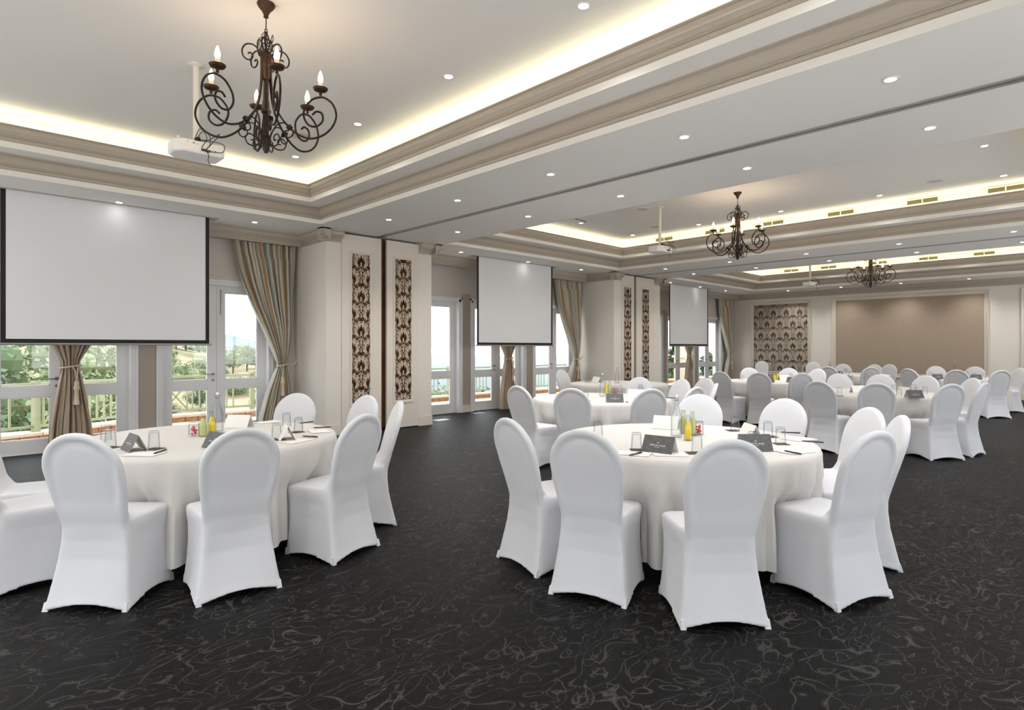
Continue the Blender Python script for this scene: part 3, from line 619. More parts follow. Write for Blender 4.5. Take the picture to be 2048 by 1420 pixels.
# ------------------------------------------------------------------ projectors
def projector():
    t = empty('projector')
    MB().lathe([(0, 0), (.06, 0), (.06, -.012), (.045, -.02), (.026, -.022), (.026, -.67), (0, -.67)], 20).build('pole', 'pole_white', t, smooth='auto')
    b_ = MB(); hw, hd = .205, .14; oc = [(-hw + .06, -hd), (hw - .03, -hd), (hw, -hd + .035), (hw, hd - .05), (hw - .05, hd), (-hw + .05, hd), (-hw, hd - .05), (-hw, -hd + .07)]
    v = []
    for z, s_ in ((-.72, .97), (-.725, 1), (-.80, 1), (-.815, .985), (-.825, .93)): v += [(x * s_, y * s_, z) for x, y in oc]
    f = [(r_ * 8 + i, r_ * 8 + (i + 1) % 8, (r_ + 1) * 8 + (i + 1) % 8, (r_ + 1) * 8 + i) for r_ in range(4) for i in range(8)] + [tuple(range(8)), tuple(range(39, 31, -1))]
    b_.add(v, f); body = b_.build('housing', 'plastic_white', t)
    mt = MB(); mt.box(-.05, .05, -.05, .05, -.72, -.70); mt.tube([(0, 0, -.66), (0, 0, -.71)], .02, 10)
    for x in (-.17, .17): mt.tube([(x, -.10, -.72), (x, -.10, -.70)], .012, 10)
    mt.build('mount_bracket', 'pole_white', t)
    pp = MB()
    for x, z, w_ in ((-.06, -.745, .018), (.075, -.785, .012), (.095, -.785, .008), (.115, -.782, .012), (.135, -.785, .007), (-.03, -.748, .006), (-.11, -.742, .006), (.16, -.785, .005)): pp.box(x - w_ / 2, x + w_ / 2, -hd - .0015, -hd + .002, z - .004, z + .004)
    pp.build('port', 'port', body)
    MB().lathe([(0, .04), (.03, .04), (.034, 0)], 18, M=Matrix.Translation((.06, hd, -.77)) @ Matrix.Rotation(-pi / 2, 4, 'X')).build('lens', 'plastic_dark', t)
    cb = MB(); random.seed(5)
    for P in ([(.0, -.03, -.66), (.02, -.12, -.62), (.03, -.19, -.70), (0, -.17, -.77), (.005, -.14, -.79)], [(-.01, -.02, -.65), (.0, -.1, -.60), (.05, -.18, -.66), (.06, -.18, -.74), (.03, -.16, -.79)],
              [(.0, -.04, -.67), (.06, -.12, -.69), (.13, -.2, -.64), (.08, -.2, -.72), (.04, -.17, -.78), (.03, -.14, -.79)], [(.01, -.02, -.68), (.10, -.14, -.70), (.17, -.2, -.73), (.16, -.2, -.79), (.10, -.17, -.80), (.04, -.145, -.79)],
              [(.03, -.02, -.68), (.0, -.08, -.66), (-.03, -.1, -.70), (.02, -.1, -.72)], [(.05, -.14, -.80), (.055, -.16, -.84), (.05, -.16, -.88), (.07, -.16, -.93)]):
        cb.tube(catmull(P, 6), .0035, 5)
    cb.box(.0, .035, -.165, -.14, -.80, -.785); cb.box(.038, .07, -.165, -.14, -.803, -.788); cb.box(-.02, .02, -.05, -.02, -.70, -.66); cb.build('cable', 'plastic_dark', t)
    return t
PJ = projector()
for x, y, lab in ((1.69, 5.756, 'white projector on a ceiling pole with dangling black cables, nearest one'), (9.352, 5.744, 'white projector on a ceiling pole in the middle tray'), (17.4, 5.95, 'white projector on a ceiling pole, farthest one')):
    place(PJ, (x, y, H2), 0, label=lab, category='projector', group='ceiling projectors')

# ------------------------------------------------------------------ covered banquet chair
def chair_mesh():
    m_ = MB()
    LV = [(0, -.272, .207, .242, .230), (.05, -.258, .203, .231, .222), (.15, -.238, .198, .217, .212), (.26, -.216, .196, .203, .206), (.36, -.206, .198, .192, .206), (.43, -.203, .205, .187, .212), (.462, -.204, .205, .184, .212), (.478, -.200, .185, .178, .195)]
    npr = 72
    def ring(z, xb, xf, wb, wf, cc):
        out = []
        for i in range(npr):
            s_ = i / npr * 4; e_ = int(s_); q = s_ - e_
            cs = [(xf, -wf), (xf, wf), (xb, wb), (xb, -wb)]
            a = Vector(cs[e_]); b_ = Vector(cs[(e_ + 1) % 4]); p = a.lerp(b_, q)
            c_ = Vector(((xb + xf) / 2, 0)); d = (p - c_); en = sin(pi * q)
            nrm = Vector((b_.y - a.y, a.x - b_.x)).normalized()
            p = p - nrm * (cc * en ** .8)
            # round the corners
            cq = min(q, 1 - q); 
            if cq < .08: p = p - (p - c_).normalized() * .016 * (1 - cq / .08)
            hem = .036 * en ** 1.3 * (1 if e_ != 0 else .7) * max(0, 1 - z / .28)
            out.append((p.x, p.y, z + hem))
        return out
    v = []; 
    for k, (z, xb, xf, wb, wf) in enumerate(LV): v += ring(z, xb, xf, wb, wf, interp([(0, .006), (.2, .018), (.34, .016), (.43, .0), (.5, -.004)], z))
    f = [(r_ * npr + i, r_ * npr + (i + 1) % npr, (r_ + 1) * npr + (i + 1) % npr, (r_ + 1) * npr + i) for r_ in range(len(LV) - 1) for i in range(npr)]
    n0 = len(v); v += [(0, 0, .06), (0, 0, .488)]
    f += [(i, n0, (i + 1) % npr) for i in range(npr)] + [((len(LV) - 1) * npr + i, (len(LV) - 1) * npr + (i + 1) % npr, n0 + 1) for i in range(npr)]
    m_.add(v, f)
    # backrest slab: rows of (z, half width), front and rear sheets
    def hw(z): return interp([(.36, .172), (.45, .182), (.55, .196), (.66, .212), (.76, .218)], z) if z < .76 else .218 * sqrt(max(0, 1 - ((z - .76) / .215) ** 2))
    def xc(z): return interp([(.36, -.168), (.42, -.176), (.46, -.183), (.5, -.193), (.58, -.214), (.7, -.248), (.85, -.294), (.975, -.333)], z)
    rows_ = [.36 + .40 * i / 16 for i in range(17)] + [.76 + .215 * sin(pi / 2 * i / 16) for i in range(1, 17)]
    nc = 25; v = []; f = []
    for side in (0, 1):
        for z in rows_:
            w_ = max(hw(z), .003)
            for i in range(nc):
                s_ = sin((i / (nc - 1) - .5) * pi); yv = w_ * s_
                e_ = w_ - abs(yv); ez = .975 - z if z > .76 else 9; de = min(e_, sqrt(max(0, (.218 ** 2))) - sqrt(yv ** 2 + max(0, z - .76) ** 2) if z > .76 else e_)
                edge = sqrt(max(0, 1 - (1 - min(1, de / .022)) ** 2)); th = .024 * edge
                if side:   # rear: raised rim, shallow channel, flat panel
                    th += -.011 * (smooth01((de - .035) / .012) - .45 * smooth01((de - .062) / .03)) * smooth01((z - .5) / .12)
                    v.append((xc(z) - th, yv, z))
                else:
                    th += .010 * smooth01(de / .10); v.append((xc(z) + th, yv, z))
    R_ = len(rows_)
    for side in (0, 1):
        o_ = side * R_ * nc
        for r_ in range(R_ - 1):
            for i in range(nc - 1):
                q = o_ + r_ * nc + i; f.append((q, q + 1, q + nc + 1, q + nc))
    for r_ in range(R_ - 1):
        for i in (0, nc - 1):
            a = r_ * nc + i; f.append((a, a + nc, a + nc + R_ * nc, a + R_ * nc))
    for i in range(nc - 1):
        f.append((i, i + 1, i + 1 + R_ * nc, i + R_ * nc)); a = (R_ - 1) * nc + i; f.append((a, a + 1, a + 1 + R_ * nc, a + R_ * nc))
    m_.add(v, f)
    # small fillet where back meets seat
    m_.add([(x, y, z) for y in (-.17, .17) for x, z in ((-.2, .40), (-.12, .47), (-.185, .56))], [(0, 1, 2), (3, 5, 4), (0, 3, 4, 1), (1, 4, 5, 2), (2, 5, 3, 0)])
    o = m_.build('tmp_chair', 'spandex')
    rm = o.modifiers.new('r', 'REMESH'); rm.mode = 'VOXEL'; rm.voxel_size = .0075
    s_ = o.modifiers.new('s', 'SMOOTH'); s_.factor = .5; s_.iterations = 9
    dc = o.modifiers.new('d', 'DECIMATE'); dc.ratio = .38
    dg = bpy.context.evaluated_depsgraph_get(); me = bpy.data.meshes.new_from_object(o.evaluated_get(dg))
    bpy.data.objects.remove(o); return me
def chair():
    me = chair_mesh(); 
    no = [tuple(vn.vector) for vn in me.vertex_normals]; co = [tuple(v_.co) for v_ in me.vertices]
    # gentle random pulls in the fabric
    groups = {'backrest': [], 'seat': [], 'skirt': []}
    for p in me.polygons:
        c_ = p.center
        if c_.z > .455 and c_.x < -.13 or c_.z > .53: g = 'backrest'
        elif c_.z > .435: g = 'seat'
        else: g = 'skirt'
        groups[g].append(tuple(p.vertices))
    t = empty('banquet_chair')
    for g, fs in groups.items():
        idx = {}; vs = []; nn = []; ff = []
        for q in fs:
            for i in q:
                if i not in idx: idx[i] = len(vs); vs.append(co[i]); nn.append(no[i])
            ff.append([idx[i] for i in q])
        m2 = bpy.data.meshes.new(g); m2.from_pydata(vs, [], ff); m2.update(); m2.polygons.foreach_set('use_smooth', [True] * len(m2.polygons))
        m2.normals_split_custom_set_from_vertices(nn); m2.materials.append(MATS['spandex'])
        o = bpy.data.objects.new(g, m2); COL.objects.link(o); o.parent = t
    for x, y in ((-.262, .226), (-.262, -.226), (.193, .216), (.193, -.216)):
        p = MB(); sx_, sy_ = (1 if x > 0 else -1), (1 if y > 0 else -1); z0, z1 = .0, .045
        q = [(x + sx_ * .004, y + sy_ * .004), (x + sx_ * .002, y - sy_ * .024), (x - sx_ * .004, y - sy_ * .026), (x - sx_ * .026, y - sy_ * .006), (x - sx_ * .024, y + sy_ * .002)]
        k_ = .010 if x < 0 else 0
        v = [(a, b_, z0) for a, b_ in q] + [(a - sx_ * (k_ + .002), b_ - sy_ * .004, z1) for a, b_ in q]
        p.add(v, [(0, 1, 2, 3, 4), (9, 8, 7, 6, 5)] + [(i, (i + 1) % 5, (i + 1) % 5 + 5, i + 5) for i in range(5)]); p.build('foot_pocket', 'hem', t, smooth='auto')
    return t
CHAIR = chair()
TB = {1: (1.51, 4.82), 2: (3.96, 2.25), 3: (6.42, 4.84), 4: (9.3, 6.6), 5: (10.05, 2.55), 6: (12.1, 4.9), 7: (16.7, 4.8), 8: (16.3, 2.5)}
TN = {1: 'the table at front left', 2: 'the large front table at right of centre', 3: 'the table just behind the front centre one', 4: 'the grey-looking table by the second pillar', 5: 'the right-hand table of the middle bay', 6: 'the far table near the damask wall', 7: 'the farthest table before the brown panel', 8: 'the far right table before the brown panel'}
# (table, angle about table, radius of the chair base, extra turn, label bit)
CHAIRS = []
def chair_at(tb, u, v, turn=0, lab='', r=None):
    """seat the chair where its rounded top shows"""
    c_ = Vector(TB[tb]); p = at(u, v, .975); d = Vector((p.x, p.y)) - c_; a = atan2(d.y, d.x); R_ = r or max(1.37, min(1.46, d.length))
    # refine the angle so that the picture column is met at that radius
    best = None
    for k in range(-90, 91):
        aa = a + radians(k * .4); x = c_.x + R_ * cos(aa); y = c_.y + R_ * sin(aa); dd = x * SY + y * CY; uu = 1024 + F_PX * (x * CY - y * SY) / dd
        e_ = abs(uu - u) + abs(k) * .02
        if best is None or e_ < best[0]: best = (e_, aa)
    aa = best[1]; fc = aa + pi + radians(turn); tx, ty = c_.x + R_ * cos(aa), c_.y + R_ * sin(aa)
    CHAIRS.append((tb, aa))
    return place(CHAIR, (tx + .325 * cos(fc), ty + .325 * sin(fc), 0), fc, label='white covered banquet chair %s' % lab, category='chair', group='white covered banquet chairs')
CL = [(1, 150, 865, 0, 'back to us, left one of two at front left table'), (1, 487, 855, 4, 'back to us, right one of two at front left table'), (1, 730, 827, -8, 'three-quarter view at the right of the front left table'), (1, 800, 802, 0, 'seen in thin profile at the right of the front left table'),
 (1, 735, 790, 0, 'just behind the three-quarter one, front left table'), (1, 595, 786, 0, 'facing us in front of the striped curtain, front left table'),
 (2, 1015, 835, 10, 'turned away, leftmost at the front right table'), (2, 1165, 858, 12, 'back to us with a flared hem, left of front right table'), (2, 1462, 877, 8, 'full back view, middle front of the front right table'), (2, 1755, 855, -8, 'largest on the right side of the front right table'),
 (2, 1805, 830, 0, 'slim edge view behind the largest right-hand one, front right table'), (2, 1740, 812, 0, 'turned left, right rear of the front right table'), (2, 1572, 795, 0, 'facing us beside two upturned glasses, far side of front right table'), (2, 1398, 787, 0, 'facing us behind the tall bottle, far side of front right table'),
 (3, 1034, 776, 5, 'leftmost, angled, at the second-row table'), (3, 1142, 777, 5, 'back to us left of the dark card, second-row table'), (3, 1303, 779, 0, 'back to us right of the dark card, second-row table'), (3, 1393, 773, 0, 'small grey top peeping over another, second-row table'),
 (3, 1437, 766, 0, 'thin sliver in profile, second-row table'), (3, 1412, 761, 0, 'bright, turned left, far right of the second-row table'), (3, 1280, 754, 0, 'pinkish, facing us before the second pillar, second-row table'), (3, 1365, 758, 0, 'pinkish, facing us right of the pillar, second-row table'),
 (4, 1122, 742, 0, 'beside the striped curtain at the second window bay'),
 (6, 1440, 744, 5, 'large grey one left of the far table near the damask wall'), (6, 1517, 747, 0, 'back to us, centre of the far table near the damask wall'), (6, 1605, 746, 0, 'dark edged, right of the far table near the damask wall'), (6, 1498, 736, 0, 'facing us at left below the damask panel'), (6, 1578, 735, 0, 'facing us below the middle of the damask panel'), (6, 1637, 737, 0, 'pinkish, turned left, right of the damask panel'),
 (5, 1636, 762, 5, 'large, back to us, left end of the middle right table'), (5, 1753, 767, 0, 'back to us, centre front of the middle right table'), (5, 1904, 767, 0, 'leaning back to us, right front of the middle right table'), (5, 1970, 762, 0, 'seen nearly edge-on, right end of the middle right table'), (5, 1946, 755, 0, 'bright, facing left, right rear of the middle right table'), (5, 1853, 751, 0, 'facing us behind the dark card, middle right table'), (5, 1762, 749, 0, 'facing us behind the bottle, middle right table'), (5, 1677, 745, 0, 'narrow dark, half turned, rear left of the middle right table'),
 (7, 1656, 733, 0, 'grey, back to us, left end of the farthest table'), (7, 1743, 734, 0, 'dark, half turned, right front of the farthest table'), (7, 1780, 729, 0, 'white, edge-on against the brown panel, farthest table'), (7, 1686, 728, 0, 'facing us at the left edge of the brown panel'), (7, 1749, 729, 0, 'white, turned left against the brown panel'),
 (8, 1816, 739, 0, 'bluish, back to us, left end of the far right table'), (8, 1871, 733, 0, 'facing us below the brown panel, left of the last bottle'), (8, 1914, 742, 0, 'back to us, centre front of the far right table'), (8, 1950, 733, 0, 'facing us at the right edge of the brown panel'), (8, 2004, 739, 0, 'back to us at far right, floor showing beneath'), (8, 2040, 736, 0, 'white, cut by the right edge of the picture')]
for tb, u, v, tu, lab in CL: chair_at(tb, u, v, tu, lab, {1412: 1.85, 1780: 1.9}.get(u))
# chairs cut by the left frame edge and one by the far left window
for (x, y, a, lab) in ((.14, 4.92, 187, 'cut by the left edge, only its seat showing, front left'), (.22, 5.72, 161, 'mostly outside the left edge, seat behind another, front left')):
    aa = radians(a); place(CHAIR, (TB[1][0] + 1.08 * cos(aa), TB[1][1] + 1.08 * sin(aa), 0), aa + pi, label='white covered banquet chair ' + lab, category='chair', group='white covered banquet chairs'); CHAIRS.append((1, aa))
aa = radians(-30); place(CHAIR, (15.55 + 4.0, 8.2, 0), radians(200), label='white covered banquet chair facing us, small, before the damask panel', category='chair', group='white covered banquet chairs')
aa = radians(30); place(CHAIR, (19.3, 6.5, 0), radians(200), label='white covered banquet chair before the bare wall between the two panels', category='chair', group='white covered banquet chairs')

# ------------------------------------------------------------------ tables and cloths
RT, ZT = .915, .745
def table(k):
    cx_, cy_ = TB[k]; t = empty('round_table', (cx_, cy_, 0), label='round folding banquet table under the cloth, ' + TN[k], category='table', group='round banquet tables')
    MB().lathe([(0, ZT - .03), (RT - .03, ZT - .03), (RT - .025, ZT - .02), (RT - .025, ZT - .002), (RT - .03, ZT), (0, ZT)], 40).build('tabletop', 'pier_taupe', t)
    for a in (45, 135, 225, 315):
        x, y = .45 * cos(radians(a)), .45 * sin(radians(a)); MB().tube([(x, y, ZT - .03), (x * 1.1, y * 1.1, 0)], .014, 8).build('leg', 'steel', t)
    rnd = random.Random(k * 11); ph = [rnd.uniform(0, 6.28) for _ in range(6)]; nn_ = [rnd.choice((18, 20, 22)), rnd.choice((29, 31)), rnd.choice((47, 53))]
    ang = [a for tb, a in CHAIRS if tb == k]
    N_ = 288; RW = [ .0, .3, .6, .8, .87, .90]; v = []; f = []
    nz = [ZT + .004] * 6; prof = []
    for r_ in RW: prof.append(('t', r_))
    zs_ = [ZT - .006, ZT - .03, ZT - .07] + [ZT - .07 - (ZT - .07 - .10) * i / 12 for i in range(1, 13)]
    for z in zs_: prof.append(('s', z))
    v.append((0, 0, ZT + .004)); 
    for j, (kind_, q) in enumerate(prof[1:]):
        for i in range(N_):
            a = 2 * pi * i / N_
            if kind_ == 't':
                r_ = q; w_ = .0012 * sin(9 * q * cos(a + ph[0]) + ph[1]) * (q < .85); z = ZT + .004 + w_
                v.append((r_ * cos(a), r_ * sin(a), z))
            else:
                dn = (ZT - q) / (ZT - .10); fold = (sin(nn_[0] * a + ph[0] + 1.2 * sin(2 * a + ph[3])) * .55 + sin(nn_[1] * a + ph[1] + sin(3 * a)) * .35 + sin(nn_[2] * a + ph[2]) * .12)
                fold = fold - .35 * abs(sin(nn_[0] * a * .5 + ph[5])) ** 6 + .25 * sin(nn_[2] * a + 2 * sin(nn_[0] * a + ph[4]) + q * 3)
                amp = .055 * smooth01(dn * 1.5); r_ = RT + .008 + .010 * dn + amp * fold
                if dn < .02: r_ = RT - .001
                dent = 0
                for ca in ang:
                    d_ = (a - ca + pi) % (2 * pi) - pi; dent = max(dent, math.exp(-(d_ / .235) ** 4))
                lim = .84; kk = dent * smooth01((.60 - q) / .14); r_ = r_ * (1 - kk) + min(r_, lim + amp * fold * .7) * kk
                v.append((r_ * cos(a), r_ * sin(a), q + (.012 * sin(5 * a + ph[4]) if dn > .98 else 0)))
    f += [(0, 1 + i, 1 + (i + 1) % N_) for i in range(N_)]
    for j in range(len(prof) - 2):
        for i in range(N_): a_ = 1 + j * N_ + i; b_ = 1 + j * N_ + (i + 1) % N_; f.append((a_, b_, b_ + N_, a_ + N_))
    m_ = MB(); m_.add(v, f); m_.build('tablecloth', 'linen', smooth='auto', loc=(cx_, cy_, 0), label='white floor-length round tablecloth draped over ' + TN[k], category='tablecloth', group='white round tablecloths')
for k in TB: table(k)

# ------------------------------------------------------------------ things on the tables
ZI = ZT + .0065
def bottle():                                     # swing-top carafe, clear
    t = empty('water_bottle'); R_ = .042
    P = [(0, .004), (R_ - .004, .0), (R_, .006), (R_, .13), (R_ * .97, .15), (.030, .19), (.020, .225), (.0145, .26), (.0145, .285), (.017, .288), (.017, .297), (.0145, .30)]
    MB().lathe(P + [(.011, .30), (.011, .262), (.016, .225), (.026, .19), (R_ - .006, .148), (R_ - .005, .012), (0, .010)], 24).build('glass_body', 'glass', t, smooth='auto')
    st = MB(); st.lathe([(.0, .318), (.009, .316), (.013, .308), (.012, .300), (0, .300)], 14); o = st.build('stopper', 'card_white', t, smooth='auto')
    w_ = MB()
    for s_ in (-1, 1): w_.tube(catmull([(s_ * .016, 0, .28), (s_ * .021, 0, .29), (s_ * .019, .004, .305), (s_ * .008, 0, .314)], 5), .0013, 5)
    w_.tube([(.0175 * cos(q / 12 * 2 * pi), .0175 * sin(q / 12 * 2 * pi), .275) for q in range(13)], .0014, 5); w_.build('wire_clip', 'steel', t)
    return t
def juice(mname, gl):
    t = empty('juice_bottle'); R_ = .030
    MB().lathe([(0, .002), (R_ - .003, 0), (R_, .005), (R_, .085), (.024, .115), (.0145, .14), (.0135, .165), (.017, .168), (.017, .18), (.013, .182), (.010, .182), (.010, .142), (.020, .113), (R_ - .004, .083), (R_ - .004, .008), (0, .006)], 20).build('glass_body', gl, t, smooth='auto')
    MB().lathe([(0, .007), (R_ - .0045, .009), (R_ - .0045, .082), (.0195, .112), (.0125, .135), (0, .135)], 18).build('juice', mname, t, smooth='auto')
    return t
def tumbler():                                    # upside-down glass
    t = empty('drinking_glass'); 
    MB().lathe([(.036, 0), (.036, .002), (.031, .108), (.029, .115), (.012, .116), (0, .113), (0, .106), (.027, .102), (.0335, .002), (.0335, 0), (.036, 0)], 20).build('tumbler', 'glass', t, smooth='auto')
    return t
def jar():
    t = empty('sweets_jar'); MB().lathe([(0, .002), (.036, 0), (.038, .006), (.038, .075), (.034, .085), (.034, .095), (.031, .095), (.031, .084), (.035, .074), (.035, .008), (0, .006)], 20).build('glass_body', 'glass', t, smooth='auto')
    MB().lathe([(0, .095), (.036, .096), (.036, .104), (0, .108)], 18).build('lid', 'glass', t, smooth='auto')
    rnd = random.Random(2); a = MB()
    for q in range(16):
        x, y = rnd.uniform(-.02, .02), rnd.uniform(-.02, .02); z = .016 + .011 * (q // 3); a.lathe([(0, -.009), (.008, -.005), (.010, 0), (.008, .005), (0, .009)], 8, (x, y, z))
    a.build('sweets', 'candy_pink', t, kind='stuff'); return t
def tent(dark):
    t = empty('tent_card'); L_, hd, hh = .21, .055, .105
    a = MB(); 
    for s_, mname in ((1, 'outer'), (-1, 'inner')): pass
    th = .0012
    for s_ in (-1, 1):
        m_ = MB(); m_.add([(-L_ / 2, s_ * hd, 0), (L_ / 2, s_ * hd, 0), (L_ / 2, 0, hh), (-L_ / 2, 0, hh), (-L_ / 2, s_ * (hd - th), 0), (L_ / 2, s_ * (hd - th), 0), (L_ / 2, 0, hh - th), (-L_ / 2, 0, hh - th)], [(0, 1, 2, 3), (4, 7, 6, 5), (0, 4, 5, 1), (0, 3, 7, 4), (1, 5, 6, 2), (2, 6, 7, 3)])
        o = m_.build('card_panel', 'card_dark' if (dark and s_ < 0) else 'card_white', t)
        if dark and s_ < 0:
            cu = bpy.data.curves.new('txt', 'FONT'); cu.body = 'AFRICAN PRIDE'; cu.size = .0135; cu.align_x = 'CENTER'; cu.align_y = 'CENTER'; cu.space_character = 1.15
            to = bpy.data.objects.new('txt', cu); COL.objects.link(to); dg = bpy.context.evaluated_depsgraph_get(); dg.update(); me = bpy.data.meshes.new_from_object(to.evaluated_get(dg)); bpy.data.objects.remove(to)
            sl_ = atan2(hh, hd); M = Matrix.Translation((0, -hd * .56 - .0012, hh * .44)) @ Matrix.Rotation(sl_, 4, 'X'); me.transform(M); me.materials.clear(); me.materials.append(MATS['print_white'])
            l = bpy.data.objects.new('lettering', me); COL.objects.link(l); l.parent = o
            lg = MB()
            for a_ in (90, 130, 50): lg.add([M @ Vector((x, y, 0)) for x, y in leaf_shape(0, .011, radians(a_), .016, .0022)], [tuple(range(16))])
            lg.build('emblem', 'gold', o, fix=False)
            lg = MB(); lg.add([M @ Vector(p) for p in ((-.018, -.0135, 0), (.018, -.0135, 0), (.018, -.012, 0), (-.018, -.012, 0))], [(0, 1, 2, 3)]); lg.build('rule', 'print_white', o, fix=False)
    return t
def notepad():
    t = empty('notepad'); MB().box(-.105, .105, -.074, .074, 0, .002).build('pad', 'paper', t); return t
def pen():
    t = empty('pen'); MB().tube([(-.07, 0, .0055), (-.058, 0, .0055), (.06, 0, .0055), (.072, 0, .0055)], .005, 8, [.3, 1, 1, .7]).build('barrel', 'pen', t, smooth='auto')
    MB().box(.02, .066, -.0015, .0015, .010, .0125).build('clip', 'steel', t); return t
def coaster():
    t = empty('coaster'); MB().box(-.047, .047, -.047, .047, 0, .0018).build('board', 'coaster', t); return t
P_ = dict(bottle=bottle(), yellow=juice('juice_yellow', 'glass'), green=juice('juice_green', 'glass_green'), glass=tumbler(), jar=jar(), dark=tent(True), white=tent(False), pad=notepad(), pen=pen(), coaster=coaster())
CAT = dict(bottle=('bottle', 'clear swing-top water bottle', 'water bottles'), yellow=('bottle', 'small bottle of yellow orange juice', 'juice bottles'), green=('bottle', 'small greenish glass bottle', 'juice bottles'), glass=('glass', 'upturned drinking glass', 'upturned drinking glasses'), jar=('jar', 'small glass jar of pink sweets', 'sweets jars'),
           dark=('card', 'dark grey tent card', 'tent cards'), white=('card', 'white tent card', 'tent cards'), pad=('notepad', 'white notepad', 'notepads'), pen=('pen', 'black ballpoint pen', 'pens'), coaster=('coaster', 'dark square coaster', 'coasters'))
def put(kind, u, v, lab, rz=0, u2=None, v2=None, dz=0, turn=0):
    p = at(u, v, ZI + dz)
    if u2 is not None:
        zr = ZI + .105 if kind in ('dark', 'white') else ZI; a, b_ = at(u, v, zr), at(u2, v2, zr); p = (a + b_) / 2; rz = atan2(b_.y - a.y, b_.x - a.x); p.z = ZI
    c_ = CAT[kind]; return place(P_[kind], (p.x, p.y, ZI + dz), rz + turn, label='%s %s' % (c_[1], lab), category=c_[0], group=c_[2])
G1, G2, G3, G4, G5, G6, G7, G8 = ('on the front left table', 'on the front right table', 'on the second-row table', 'on the grey table by the pillar', 'on the middle right table', 'on the far table by the damask wall', 'on the farthest table', 'on the far right table')
